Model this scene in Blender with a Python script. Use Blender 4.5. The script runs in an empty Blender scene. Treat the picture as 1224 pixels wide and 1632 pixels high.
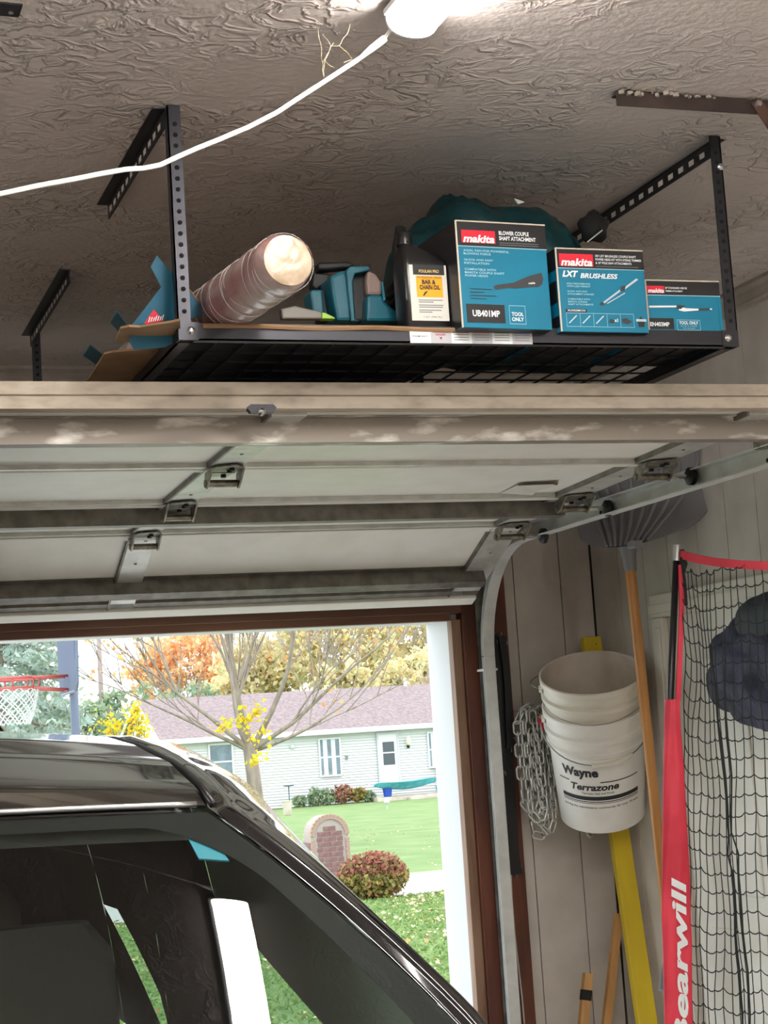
import bpy, math, random
import numpy as np
from mathutils import Vector, Matrix, noise as mnoise

random.seed(7)
rng = np.random.default_rng(11)
scene = bpy.context.scene
COL = scene.collection
V = Vector
PI = math.pi

# ------------------------------------------------------------------ camera
F_PX = 2816.25                      # focal length in pixels of the 1224x1632 frame
CAM = V((0, 0, 1.80))
YAW, PITCH, ROLL = 0.33913171, 0.12303354, -0.06476491
_f = V((math.sin(YAW) * math.cos(PITCH), math.cos(YAW) * math.cos(PITCH), math.sin(PITCH)))
_r0 = V((math.cos(YAW), -math.sin(YAW), 0))
_u0 = _r0.cross(_f)
_r = _r0 * math.cos(ROLL) + _u0 * math.sin(ROLL)
_u = _u0 * math.cos(ROLL) - _r0 * math.sin(ROLL)
cam_d = bpy.data.cameras.new('camera')
cam = bpy.data.objects.new('camera', cam_d)
COL.objects.link(cam)
cam.matrix_world = Matrix(((_r.x, _u.x, -_f.x, CAM.x), (_r.y, _u.y, -_f.y, CAM.y), (_r.z, _u.z, -_f.z, CAM.z), (0, 0, 0, 1)))
cam_d.sensor_fit = 'VERTICAL'
cam_d.sensor_height = 36.0
cam_d.lens = F_PX * 36.0 / 1632.0
cam_d.clip_start = 0.02
cam_d.clip_end = 600
scene.camera = cam

# ------------------------------------------------------------------ sky, exposure
world = bpy.data.worlds.new('overcast_sky')
scene.world = world
world.use_nodes = True
wn = world.node_tree
bg = wn.nodes['Background']
tc = wn.nodes.new('ShaderNodeTexCoord')
nz = wn.nodes.new('ShaderNodeTexNoise')
nz.inputs['Scale'].default_value = 3.0
nz.inputs['Detail'].default_value = 4.0
rp = wn.nodes.new('ShaderNodeValToRGB')
rp.color_ramp.elements[0].position = 0.35
rp.color_ramp.elements[0].color = (0.78, 0.88, 1.0, 1)
rp.color_ramp.elements[1].position = 0.65
rp.color_ramp.elements[1].color = (0.98, 0.99, 1.0, 1)
wn.links.new(tc.outputs['Generated'], nz.inputs['Vector'])
wn.links.new(nz.outputs['Fac'], rp.inputs['Fac'])
wn.links.new(rp.outputs['Color'], bg.inputs['Color'])
bg.inputs['Strength'].default_value = 3.3
LAMP_STRENGTH = 76.0

vs = scene.view_settings
vs.view_transform = 'Standard'
vs.look = 'None'
vs.gamma = 1.0
vs.use_curve_mapping = False
vs.exposure = 0.15
scene.cycles.max_bounces = 10
scene.cycles.diffuse_bounces = 6
scene.cycles.transparent_max_bounces = 16
scene.cycles.sample_clamp_indirect = 6.0


# ------------------------------------------------------------------ helpers
def ray(x, y):
    return _r * ((x - 612) / F_PX) - _u * ((y - 816) / F_PX) + _f


def aY(x, y, Y):
    d = ray(x, y)
    return CAM + d * (Y / d.y)


def aX(x, y, X):
    d = ray(x, y)
    return CAM + d * (X / d.x)


def aZ(x, y, Z):
    d = ray(x, y)
    return CAM + d * ((Z - CAM.z) / d.z)


def srgb(r, g, b):
    def c(u):
        u /= 255.0
        return u / 12.92 if u <= 0.04045 else ((u + 0.055) / 1.055) ** 2.4
    return (c(r), c(g), c(b), 1.0)


MATS = {}


def mat(name, col, rough=0.6, metal=0.0, col2=None, nscale=8.0, nlo=0.4, nhi=0.65, detail=6.0, bump=0.0, bscale=60.0,
        bdist=0.002, spec=0.5, coat=0.0, stretch=None, island=None, subsurf=0.0, transmit=None):
    m = bpy.data.materials.new(name)
    MATS[name] = m
    m.use_nodes = True
    nt = m.node_tree
    b = nt.nodes['Principled BSDF']
    b.inputs['Base Color'].default_value = col
    b.inputs['Roughness'].default_value = rough
    b.inputs['Metallic'].default_value = metal
    b.inputs['Specular IOR Level'].default_value = spec
    if coat:
        b.inputs['Coat Weight'].default_value = coat
        b.inputs['Coat Roughness'].default_value = 0.03
    t = nt.nodes.new('ShaderNodeTexCoord')
    vec = t.outputs['Object']
    if stretch:
        mp = nt.nodes.new('ShaderNodeMapping')
        mp.inputs['Scale'].default_value = stretch
        nt.links.new(vec, mp.inputs['Vector'])
        vec = mp.outputs['Vector']
    if col2 is not None:
        n = nt.nodes.new('ShaderNodeTexNoise')
        n.inputs['Scale'].default_value = nscale
        n.inputs['Detail'].default_value = detail
        nt.links.new(vec, n.inputs['Vector'])
        r = nt.nodes.new('ShaderNodeValToRGB')
        r.color_ramp.elements[0].position = nlo
        r.color_ramp.elements[0].color = col
        r.color_ramp.elements[1].position = nhi
        r.color_ramp.elements[1].color = col2
        nt.links.new(n.outputs['Fac'], r.inputs['Fac'])
        nt.links.new(r.outputs['Color'], b.inputs['Base Color'])
    if island:
        g = nt.nodes.new('ShaderNodeNewGeometry')
        r = nt.nodes.new('ShaderNodeValToRGB')
        els = r.color_ramp.elements
        while len(els) < len(island):
            els.new(0.5)
        for i, c in enumerate(island):
            els[i].position = i / max(1, len(island) - 1)
            els[i].color = c
        nt.links.new(g.outputs['Random Per Island'], r.inputs['Fac'])
        nt.links.new(r.outputs['Color'], b.inputs['Base Color'])
        if transmit:
            tr = nt.nodes.new('ShaderNodeBsdfTranslucent')
            nt.links.new(r.outputs['Color'], tr.inputs['Color'])
            mx = nt.nodes.new('ShaderNodeMixShader')
            mx.inputs['Fac'].default_value = transmit
            nt.links.new(b.outputs[0], mx.inputs[1])
            nt.links.new(tr.outputs[0], mx.inputs[2])
            nt.links.new(mx.outputs[0], nt.nodes['Material Output'].inputs['Surface'])
    if bump:
        n2 = nt.nodes.new('ShaderNodeTexNoise')
        n2.inputs['Scale'].default_value = bscale
        n2.inputs['Detail'].default_value = 5.0
        nt.links.new(vec, n2.inputs['Vector'])
        bp = nt.nodes.new('ShaderNodeBump')
        bp.inputs['Strength'].default_value = bump
        bp.inputs['Distance'].default_value = bdist
        nt.links.new(n2.outputs['Fac'], bp.inputs['Height'])
        nt.links.new(bp.outputs['Normal'], b.inputs['Normal'])
    return m


def emat(name, col, strength):
    m = bpy.data.materials.new(name)
    m.use_nodes = True
    nt = m.node_tree
    nt.nodes.clear()
    e = nt.nodes.new('ShaderNodeEmission')
    e.inputs['Color'].default_value = col
    e.inputs['Strength'].default_value = strength
    o = nt.nodes.new('ShaderNodeOutputMaterial')
    nt.links.new(e.outputs[0], o.inputs['Surface'])
    MATS[name] = m
    return m


def glassmat(name, tint, ior=1.5, rough=0.0):
    m = bpy.data.materials.new(name)
    m.use_nodes = True
    nt = m.node_tree
    nt.nodes.clear()
    t = nt.nodes.new('ShaderNodeBsdfTransparent')
    t.inputs['Color'].default_value = tint
    g = nt.nodes.new('ShaderNodeBsdfGlossy')
    g.inputs['Roughness'].default_value = rough
    fr = nt.nodes.new('ShaderNodeFresnel')
    fr.inputs['IOR'].default_value = ior
    geo = nt.nodes.new('ShaderNodeNewGeometry')          # a thin pane reflects alike from both sides
    mr = nt.nodes.new('ShaderNodeMapRange')
    mr.inputs['To Min'].default_value = ior
    mr.inputs['To Max'].default_value = 1.0 / ior
    nt.links.new(geo.outputs['Backfacing'], mr.inputs['Value'])
    nt.links.new(mr.outputs['Result'], fr.inputs['IOR'])
    mx = nt.nodes.new('ShaderNodeMixShader')
    o = nt.nodes.new('ShaderNodeOutputMaterial')
    nt.links.new(fr.outputs[0], mx.inputs['Fac'])
    nt.links.new(t.outputs[0], mx.inputs[1])
    nt.links.new(g.outputs[0], mx.inputs[2])
    nt.links.new(mx.outputs[0], o.inputs['Surface'])
    MATS[name] = m
    return m


def tag(o, label=None, cat=None, group=None, kind=None):
    if label:
        o['label'] = label
    if cat:
        o['category'] = cat
    if group:
        o['group'] = group
    if kind:
        o['kind'] = kind
    return o


def thing(name, loc=(0, 0, 0), label=None, cat=None, group=None, kind=None, rot=None):
    o = bpy.data.objects.new(name, None)
    COL.objects.link(o)
    o.location = loc
    o.empty_display_size = 0.1
    if rot is not None:
        o.rotation_euler = rot
    return tag(o, label, cat, group, kind)


def root_loc(o):
    p = V((0, 0, 0))
    while o is not None:
        p += V(o.location)
        o = o.parent
    return p


def copy_tree(o, parent=None):
    c = o.copy()
    COL.objects.link(c)
    c.parent = parent
    for ch in o.children:
        copy_tree(ch, c)
    return c


class MB:
    """collects faces; build() links them as one mesh object"""

    def __init__(self):
        self.v = []
        self.f = []

    def face(self, pts):
        n = len(self.v)
        self.v += [tuple(p) for p in pts]
        self.f.append(tuple(range(n, n + len(pts))))
        return self

    def box(self, c, s, rot=None):
        c = V(c)
        n = len(self.v)
        for dz in (-.5, .5):
            for dy in (-.5, .5):
                for dx in (-.5, .5):
                    p = V((dx * s[0], dy * s[1], dz * s[2]))
                    if rot is not None:
                        p = rot @ p
                    self.v.append(tuple(c + p))
        for q in ((0, 2, 3, 1), (4, 5, 7, 6), (0, 1, 5, 4), (2, 6, 7, 3), (0, 4, 6, 2), (1, 3, 7, 5)):
            self.f.append(tuple(n + i for i in q))
        return self

    def box2(self, a, b):
        return self.box([(a[i] + b[i]) / 2 for i in range(3)], [abs(b[i] - a[i]) for i in range(3)])

    def beam(self, a, b, w, h, up=(0, 0, 1)):
        a, b = V(a), V(b)
        d = (b - a)
        L = d.length
        d.normalize()
        up = V(up)
        x = d.cross(up)
        if x.length < 1e-4:
            x = d.cross(V((0, 1, 0)))
        x.normalize()
        z = x.cross(d)
        R = Matrix((x, d, z)).transposed()
        return self.box((a + b) / 2, (w, L, h), R)

    def prism(self, pts, ext):
        pts = [V(p) for p in pts]
        ext = V(ext)
        n = len(self.v)
        k = len(pts)
        self.v += [tuple(p) for p in pts] + [tuple(p + ext) for p in pts]
        self.f.append(tuple(range(n, n + k)))
        self.f.append(tuple(range(n + 2 * k - 1, n + k - 1, -1)))
        for i in range(k):
            j = (i + 1) % k
            self.f.append((n + i, n + k + i, n + k + j, n + j))
        return self

    def tube(self, pts, r, n=8, closed=False, caps=True):
        pts = [V(p) for p in pts]
        m = len(pts)
        rs = r if hasattr(r, '__len__') else [r] * m
        tang = []
        for i in range(m):
            if closed:
                t = pts[(i + 1) % m] - pts[i - 1]
            else:
                t = pts[min(i + 1, m - 1)] - pts[max(i - 1, 0)]
            if t.length < 1e-9:
                t = V((0, 0, 1))
            tang.append(t.normalized())
        ref = V((0, 0, 1)) if abs(tang[0].z) < .9 else V((1, 0, 0))
        x = tang[0].cross(ref).normalized()
        base = len(self.v)
        for i in range(m):
            x = x - tang[i] * x.dot(tang[i])
            if x.length < 1e-6:
                x = tang[i].orthogonal()
            x.normalize()
            y = tang[i].cross(x)
            for k in range(n):
                a = 2 * PI * k / n
                self.v.append(tuple(pts[i] + (x * math.cos(a) + y * math.sin(a)) * rs[i]))
        for i in range(m if closed else m - 1):
            i2 = (i + 1) % m
            for k in range(n):
                k2 = (k + 1) % n
                self.f.append((base + i * n + k, base + i * n + k2, base + i2 * n + k2, base + i2 * n + k))
        if caps and not closed:
            self.f.append(tuple(base + k for k in range(n - 1, -1, -1)))
            self.f.append(tuple(base + (m - 1) * n + k for k in range(n)))
        return self

    def lathe(self, prof, o=(0, 0, 0), axis=(0, 0, 1), n=32, xdir=None):
        """prof: list of (radius, height along axis)"""
        o, ax = V(o), V(axis).normalized()
        x = V(xdir) if xdir is not None else ax.orthogonal()
        x = (x - ax * x.dot(ax)).normalized()
        y = ax.cross(x)
        base = len(self.v)
        for (r, h) in prof:
            for k in range(n):
                a = 2 * PI * k / n
                self.v.append(tuple(o + ax * h + (x * math.cos(a) + y * math.sin(a)) * max(r, 1e-5)))
        for i in range(len(prof) - 1):
            for k in range(n):
                k2 = (k + 1) % n
                self.f.append((base + i * n + k, base + i * n + k2, base + (i + 1) * n + k2, base + (i + 1) * n + k))
        return self

    def grid(self, fn, nu, nv, closed_u=False):
        base = len(self.v)
        for j in range(nv + 1):
            for i in range(nu + (0 if closed_u else 1)):
                self.v.append(tuple(fn(i / nu, j / nv)))
        w = nu if closed_u else nu + 1
        for j in range(nv):
            for i in range(nu):
                i2 = (i + 1) % w
                self.f.append((base + j * w + i, base + j * w + i2, base + (j + 1) * w + i2, base + (j + 1) * w + i))
        return self

    def loft(self, rings, closed=True, caps=True):
        base = len(self.v)
        n = len(rings[0])
        for r in rings:
            self.v += [tuple(p) for p in r]
        for j in range(len(rings) - 1):
            for i in range(n if closed else n - 1):
                i2 = (i + 1) % n
                self.f.append((base + j * n + i, base + j * n + i2, base + (j + 1) * n + i2, base + (j + 1) * n + i))
        if caps:
            self.f.append(tuple(base + i for i in range(n - 1, -1, -1)))
            self.f.append(tuple(base + (len(rings) - 1) * n + i for i in range(n)))
        return self

    def mesh(self, name, smooth=False, off=None):
        me = bpy.data.meshes.new(name)
        v = self.v
        if off is not None:
            v = [(p[0] - off[0], p[1] - off[1], p[2] - off[2]) for p in v]
        me.from_pydata(v, [], self.f)
        if smooth:
            me.polygons.foreach_set('use_smooth', [True] * len(me.polygons))
        me.update()
        return me

    def build(self, name, m, parent=None, smooth=False, local=False, bevel=0.0, label=None, auto=None):
        """world-space vertices unless local; children keep their parent's origin"""
        if parent is not None and not local:
            off = root_loc(parent)
        elif parent is None and not local:
            xs = list(zip(*self.v))
            off = V(((min(xs[0]) + max(xs[0])) / 2, (min(xs[1]) + max(xs[1])) / 2, min(xs[2])))
        else:
            off = None
        me = self.mesh(name, smooth or auto is not None, off)
        if isinstance(m, str):
            m = MATS[m]
        me.materials.append(m)
        if auto is not None:
            try:
                me.set_sharp_from_angle(angle=math.radians(auto))
            except Exception:
                pass
        o = bpy.data.objects.new(name, me)
        COL.objects.link(o)
        if parent is not None:
            o.parent = parent
        elif off is not None:
            o.location = off
        if bevel:
            b = o.modifiers.new('bevel', 'BEVEL')
            b.width = bevel
            b.segments = 2
            b.limit_method = 'ANGLE'
        if label:
            o['label'] = label
        return o


def obj_from(me, name, parent, loc=(0, 0, 0), rot=None):
    o = bpy.data.objects.new(name, me)
    COL.objects.link(o)
    o.parent = parent
    o.location = loc
    if rot is not None:
        o.rotation_euler = rot
    return o


def text_mb(body, origin, xd, yd, size=None, width=None, height=None, shear=0.0, bold=0.0, align='LEFT', mb=None, spacing=1.0):
    """lettering as flat faces; origin at lower left, xd / yd unit directions"""
    cu = bpy.data.curves.new('lettering', 'FONT')
    cu.body = body
    cu.size = 1.0
    cu.shear = shear
    cu.offset = bold
    cu.space_character = spacing
    cu.resolution_u = 3
    cu.fill_mode = 'FRONT'
    ob = bpy.data.objects.new('lettering', cu)
    COL.objects.link(ob)
    dg = bpy.context.evaluated_depsgraph_get()
    me = bpy.data.meshes.new_from_object(ob.evaluated_get(dg))
    bpy.data.objects.remove(ob)
    bpy.data.curves.remove(cu)
    n = len(me.vertices)
    co = np.zeros(n * 3)
    me.vertices.foreach_get('co', co)
    co = co.reshape(-1, 3)
    faces = [tuple(p.vertices) for p in me.polygons]
    bpy.data.meshes.remove(me)
    mn, mx = co.min(0), co.max(0)
    sx = sy = size if size else 1.0
    if width:
        sx = width / (mx[0] - mn[0])
        sy = sx
    if height:
        sy = height / (mx[1] - mn[1])
        if not width:
            sx = sy
    W = (mx[0] - mn[0]) * sx
    ox = -W / 2 if align == 'CENTER' else 0
    mb = mb or MB()
    base = len(mb.v)
    origin, xd, yd = V(origin), V(xd), V(yd)
    for p in co:
        mb.v.append(tuple(origin + xd * ((p[0] - mn[0]) * sx + ox) + yd * ((p[1] - mn[1]) * sy)))
    mb.f += [tuple(base + i for i in f) for f in faces]
    return mb


def leaf_mesh(name, centers, sizes, m, parent=None, up=0.0, off=None, label=None, kind='stuff', elong=1.5):
    """many small two-triangle leaves in one mesh"""
    n = len(centers)
    a = rng.normal(size=(n, 3))
    a /= np.linalg.norm(a, axis=1)[:, None]
    b = rng.normal(size=(n, 3))
    if up:
        a[:, 2] *= (1 - up)
        b[:, 2] *= (1 - up)
        a /= np.linalg.norm(a, axis=1)[:, None]
    b -= a * (a * b).sum(1)[:, None]
    b /= np.linalg.norm(b, axis=1)[:, None]
    s = np.asarray(sizes)[:, None]
    c = np.asarray(centers)
    if off is not None:
        c = c - np.array(off)
    bend = np.cross(a, b) * s * .25
    v = np.stack([c - a * s * elong * .5, c + b * s * .5 + bend, c + a * s * elong * .5, c - b * s * .5 + bend], 1).reshape(-1, 3)
    me = bpy.data.meshes.new(name)
    me.vertices.add(4 * n)
    me.vertices.foreach_set('co', v.ravel())
    me.loops.add(4 * n)
    me.loops.foreach_set('vertex_index', np.arange(4 * n))
    me.polygons.add(n)
    me.polygons.foreach_set('loop_start', np.arange(n) * 4)
    me.polygons.foreach_set('loop_total', np.full(n, 4))
    me.update(calc_edges=True)
    me.materials.append(MATS[m] if isinstance(m, str) else m)
    o = bpy.data.objects.new(name, me)
    COL.objects.link(o)
    if parent is not None:
        o.parent = parent
    if kind:
        o['kind'] = kind
    if label:
        o['label'] = label
    return o


def nz3(p, s=1.0):
    return mnoise.noise(V(p) * s)


# ------------------------------------------------------------------ materials
def ceiling_material():
    m = mat('ceiling_plaster', srgb(222, 211, 206), 0.36, col2=srgb(208, 197, 192), nscale=1.5, spec=0.5)
    nt = m.node_tree
    b = nt.nodes['Principled BSDF']
    t = nt.nodes.new('ShaderNodeTexCoord')
    mp = nt.nodes.new('ShaderNodeMapping')
    mp.inputs['Scale'].default_value = (1.0, 1.0, 1.0)
    nt.links.new(t.outputs['Object'], mp.inputs['Vector'])
    n = nt.nodes.new('ShaderNodeTexNoise')
    n.inputs['Scale'].default_value = 17.0
    n.inputs['Detail'].default_value = 3.0
    n.inputs['Distortion'].default_value = 0.9
    nt.links.new(mp.outputs[0], n.inputs['Vector'])
    # thin crinkled ridges where the noise crosses its middle value
    s = nt.nodes.new('ShaderNodeMath'); s.operation = 'SUBTRACT'; s.inputs[1].default_value = 0.5
    ab = nt.nodes.new('ShaderNodeMath'); ab.operation = 'ABSOLUTE'
    r = nt.nodes.new('ShaderNodeValToRGB')
    r.color_ramp.elements[0].position = 0.0
    r.color_ramp.elements[0].color = (1, 1, 1, 1)
    r.color_ramp.elements[1].position = 0.085
    r.color_ramp.elements[1].color = (0, 0, 0, 1)
    nt.links.new(n.outputs['Fac'], s.inputs[0])
    nt.links.new(s.outputs[0], ab.inputs[0])
    nt.links.new(ab.outputs[0], r.inputs['Fac'])
    n2 = nt.nodes.new('ShaderNodeTexNoise')
    n2.inputs['Scale'].default_value = 3.5
    nt.links.new(t.outputs['Object'], n2.inputs['Vector'])
    r2 = nt.nodes.new('ShaderNodeValToRGB')
    r2.color_ramp.elements[0].position = 0.40
    r2.color_ramp.elements[1].position = 0.62
    nt.links.new(n2.outputs['Fac'], r2.inputs['Fac'])
    mu = nt.nodes.new('ShaderNodeMath'); mu.operation = 'MULTIPLY'
    nt.links.new(r.outputs['Color'], mu.inputs[0])
    nt.links.new(r2.outputs['Color'], mu.inputs[1])
    n3 = nt.nodes.new('ShaderNodeTexNoise')
    n3.inputs['Scale'].default_value = 60.0
    nt.links.new(t.outputs['Object'], n3.inputs['Vector'])
    ad = nt.nodes.new('ShaderNodeMath'); ad.operation = 'MULTIPLY_ADD'
    ad.inputs[1].default_value = 0.35
    nt.links.new(n3.outputs['Fac'], ad.inputs[0])
    nt.links.new(mu.outputs[0], ad.inputs[2])
    bp = nt.nodes.new('ShaderNodeBump')
    bp.inputs['Strength'].default_value = 0.8
    bp.inputs['Distance'].default_value = 0.009
    nt.links.new(ad.outputs[0], bp.inputs['Height'])
    nt.links.new(bp.outputs['Normal'], b.inputs['Normal'])
    return m


ceiling_material()
mat('siding_paint', srgb(206, 200, 192), 0.6, col2=srgb(190, 184, 175), nscale=6, bump=.25, bscale=90, bdist=.001)
mat('siding_front', srgb(204, 197, 189), 0.6, col2=srgb(188, 181, 173), nscale=6, bump=.25, bscale=90, bdist=.001)
mat('groove_dark', srgb(70, 65, 60), 0.8)
mat('crown_paint', srgb(178, 170, 160), 0.55, col2=srgb(160, 152, 142), nscale=12)
mat('wall_plain', srgb(226, 222, 215), 0.7, col2=srgb(214, 210, 203), nscale=3)
mat('floor_concrete', srgb(208, 205, 200), 0.8, col2=srgb(194, 190, 185), nscale=2.5, bump=.2, bscale=30)
mat('door_white', srgb(246, 244, 236), 0.45, col2=srgb(240, 238, 228), nscale=10, bump=.35, bscale=70, bdist=.0015)
mat('door_edge', srgb(194, 182, 166), 0.7, col2=srgb(156, 144, 130), nscale=40, nlo=.45, nhi=.75, stretch=(.4, 1, 1), bump=.3, bscale=60, bdist=.001)
mat('galvanised', srgb(178, 176, 172), 0.4, 0.75, col2=srgb(140, 136, 132), nscale=14, nlo=.4, nhi=.6)
mat('strut_weathered', srgb(150, 142, 134), 0.5, 0.55, col2=srgb(222, 218, 212), nscale=30, nlo=.52, nhi=.68, stretch=(.35, 1, 1))
mat('strut_dark', srgb(128, 124, 116), 0.5, 0.55, col2=srgb(104, 100, 92), nscale=25)
mat('track_metal', srgb(226, 228, 226), 0.35, 0.15, col2=srgb(206, 208, 206), nscale=12)
mat('hinge_metal', srgb(150, 146, 134), 0.4, 0.8, col2=srgb(110, 104, 92), nscale=60)
mat('stile_metal', srgb(208, 208, 202), 0.4, 0.35, col2=srgb(188, 188, 182), nscale=20)
mat('black_rubber', srgb(26, 26, 27), 0.55)
mat('black_matte', srgb(22, 22, 23), 0.7)
mat('rack_black', srgb(58, 58, 63), 0.40, 0.75, spec=.6)
mat('rack_hole', srgb(8, 8, 10), 0.9)
mat('bolt_zinc', srgb(205, 205, 205), 0.25, 0.9)
mat('jamb_tan', srgb(160, 128, 104), 0.6, col2=srgb(130, 98, 76), nscale=25, stretch=(1, 1, .15))
mat('jamb_brown', srgb(112, 58, 34), 0.5, col2=srgb(72, 34, 20), nscale=18, stretch=(1, 1, .12))
mat('header_brown', srgb(146, 108, 86), 0.55, col2=srgb(110, 74, 56), nscale=14, stretch=(.1, 1, 1))
mat('white_trim', srgb(214, 217, 219), 0.5)
mat('white_vinyl', srgb(212, 214, 214), 0.5)
mat('wood_raw', srgb(206, 160, 104), 0.6, col2=srgb(178, 130, 78), nscale=20, stretch=(1, 1, .1))
mat('wood_handle', srgb(196, 138, 74), 0.4, col2=srgb(172, 116, 58), nscale=18, stretch=(1, 1, .1))
mat('yellow_paint', srgb(232, 206, 44), 0.5, col2=srgb(212, 180, 40), nscale=9, stretch=(1, 1, .3), nlo=.35, nhi=.7)
mat('cardboard', srgb(150, 118, 86), 0.8, col2=srgb(132, 102, 72), nscale=15)
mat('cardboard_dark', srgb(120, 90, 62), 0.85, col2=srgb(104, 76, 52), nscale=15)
mat('teal_print', srgb(0, 120, 152), 0.45, col2=srgb(0, 113, 144), nscale=9)
mat('teal_shaded', srgb(0, 92, 120), 0.5, col2=srgb(0, 84, 110), nscale=9)  # shaded copy of the teal print, for the carton lying in shadow
mat('box_black', srgb(26, 26, 29), 0.4)
mat('box_red', srgb(222, 32, 58), 0.45)
mat('print_white', srgb(236, 240, 242), 0.5)
mat('print_soft', srgb(160, 208, 222), 0.5)
mat('print_grey', srgb(120, 124, 128), 0.5)
mat('print_silver', srgb(190, 204, 212), 0.5)
mat('tool_dark', srgb(58, 60, 64), 0.5)
mat('box_edge', srgb(206, 196, 180), 0.7)
mat('print_dark', srgb(34, 36, 40), 0.5)
mat('jug_black', srgb(24, 24, 25), 0.3, spec=.6)
mat('jug_label', srgb(226, 222, 214), 0.5)
mat('jug_yellow', srgb(244, 176, 32), 0.5)
mat('gold_text', srgb(222, 190, 120), 0.5)
mat('bag_teal', srgb(22, 64, 70), 0.34, col2=srgb(15, 50, 56), nscale=6, spec=.5, bump=.25, bscale=14, bdist=.01)
mat('fabric_black', srgb(24, 24, 27), 0.8)
mat('saw_teal', srgb(22, 100, 120), 0.38, spec=.5)
mat('saw_black', srgb(30, 31, 34), 0.45)
mat('saw_grey', srgb(150, 128, 122), 0.5)
mat('wrap_film', srgb(196, 184, 178), 0.22, col2=srgb(140, 98, 96), nscale=5, nlo=.44, nhi=.62, spec=.8, bump=.5, bscale=40, bdist=.003, stretch=(1, .25, 1))
mat('wrap_film_pale', srgb(214, 206, 202), 0.2, spec=.8)
mat('wrap_end', srgb(176, 158, 136), 0.35, col2=srgb(146, 124, 100), nscale=25, spec=.7, bump=.6, bscale=50, bdist=.004)
mat('green_cap', srgb(150, 200, 70), 0.4)
mat('tool_silver', srgb(116, 112, 104), 0.4)
mat('cord_white', srgb(242, 240, 236), 0.4)
mat('lamp_body', srgb(236, 236, 236), 0.4)
emat('lamp_diffuser', (1.0, 0.955, 0.90, 1), LAMP_STRENGTH)
mat('angle_iron', srgb(70, 56, 52), 0.6, 0.3, col2=srgb(54, 44, 42), nscale=20)
mat('angle_rust', srgb(96, 70, 60), 0.6, 0.3, col2=srgb(74, 54, 46), nscale=30)
mat('plaster_crumb', srgb(150, 142, 132), 0.8)
mat('cobweb_silk', srgb(200, 184, 150), 0.8)
mat('shovel_grey', srgb(136, 136, 140), 0.4, col2=srgb(122, 122, 126), nscale=8)
mat('bucket_white', srgb(240, 238, 232), 0.4, col2=srgb(230, 227, 218), nscale=7)
mat('bucket_cream', srgb(232, 228, 214), 0.42, col2=srgb(218, 212, 196), nscale=7)
mat('bucket_inside', srgb(226, 216, 204), 0.5, col2=srgb(206, 196, 182), nscale=9)
mat('bail_wire', srgb(150, 150, 150), 0.35, 0.85)
mat('print_ink', srgb(30, 32, 36), 0.5)
mat('chain_steel', srgb(226, 228, 224), 0.3, 0.6)
mat('net_red', srgb(232, 66, 86), 0.6, col2=srgb(206, 48, 70), nscale=6, bump=.2, bscale=25, bdist=.004)
mat('net_cord', srgb(34, 40, 40), 0.8)
mat('pole_black', srgb(20, 20, 22), 0.35)
mat('pole_tip', srgb(190, 192, 192), 0.35, 0.8)
mat('navy_cloth', srgb(46, 48, 74), 0.7, col2=srgb(30, 32, 52), nscale=6, bump=.9, bscale=11, bdist=.03)
mat('navy_hood', srgb(40, 50, 54), 0.75)
mat('door2_white', srgb(226, 224, 214), 0.5, col2=srgb(214, 212, 200), nscale=5)
mat('casing_paint', srgb(214, 210, 198), 0.5)
mat('car_black', srgb(14, 14, 16), 0.12, spec=.6, coat=1.0)
mat('car_trim', srgb(12, 12, 13), 0.4)
mat('car_frit', srgb(15, 14, 15), 0.6, spec=.2)
mat('car_lining', srgb(74, 80, 74), 0.9)
mat('trim_sheen', srgb(150, 160, 150), 0.9)  # lining colour paled to stand in for ceiling reflection in the windshield
mat('privacy_glass', srgb(20, 22, 22), 0.6, spec=.2)
mat('car_seat', srgb(70, 70, 68), 0.9)
mat('car_chrome', srgb(214, 214, 218), 0.3, 1.0)
mat('tyre', srgb(22, 22, 22), 0.85)
mat('sticker_teal', srgb(40, 140, 166), 0.5)
glassmat('windshield_glass', (0.80, 0.88, 0.84, 1), 1.52)
glassmat('side_glass', (0.86, 0.96, 0.92, 1), 1.45)
glassmat('window_glass', (0.55, 0.62, 0.64, 1), 1.5)
mat('concrete_drive', srgb(216, 212, 206), 0.85, col2=srgb(200, 196, 190), nscale=3)
mat('road_pale', srgb(172, 167, 162), 0.85, col2=srgb(160, 155, 150), nscale=2)
mat('lawn', srgb(96, 124, 66), 0.9, col2=srgb(122, 142, 84), nscale=1.1, nlo=.3, nhi=.7, detail=9, bump=.6, bscale=25, bdist=.05)
mat('grass_blades', (1, 1, 1, 1), 0.8, island=[srgb(98, 128, 70), srgb(128, 154, 90), srgb(154, 174, 110)], transmit=.3)
mat('fallen_leaves', (1, 1, 1, 1), 0.8, island=[srgb(190, 156, 116), srgb(214, 196, 160), srgb(212, 180, 100), srgb(176, 130, 104), srgb(222, 212, 186)])
mat('brick_red', srgb(128, 98, 93), 0.85, col2=srgb(108, 78, 75), nscale=14)
mat('brick_tan', srgb(170, 146, 128), 0.85, col2=srgb(146, 122, 106), nscale=14)
mat('mortar', srgb(156, 148, 138), 0.9)
mat('bush_leaves', (1, 1, 1, 1), 0.8, island=[srgb(150, 84, 76), srgb(172, 108, 92), srgb(150, 130, 84), srgb(140, 100, 80)], transmit=.3)
mat('bush_leaves_low', (1, 1, 1, 1), 0.8, island=[srgb(120, 120, 60), srgb(150, 150, 76), srgb(170, 120, 84), srgb(96, 116, 56)], transmit=.2)
mat('bark_grey', srgb(150, 138, 126), 0.9, col2=srgb(126, 114, 104), nscale=8, stretch=(1, 1, .3))
mat('bark_far', srgb(166, 154, 148), 0.9)
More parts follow.
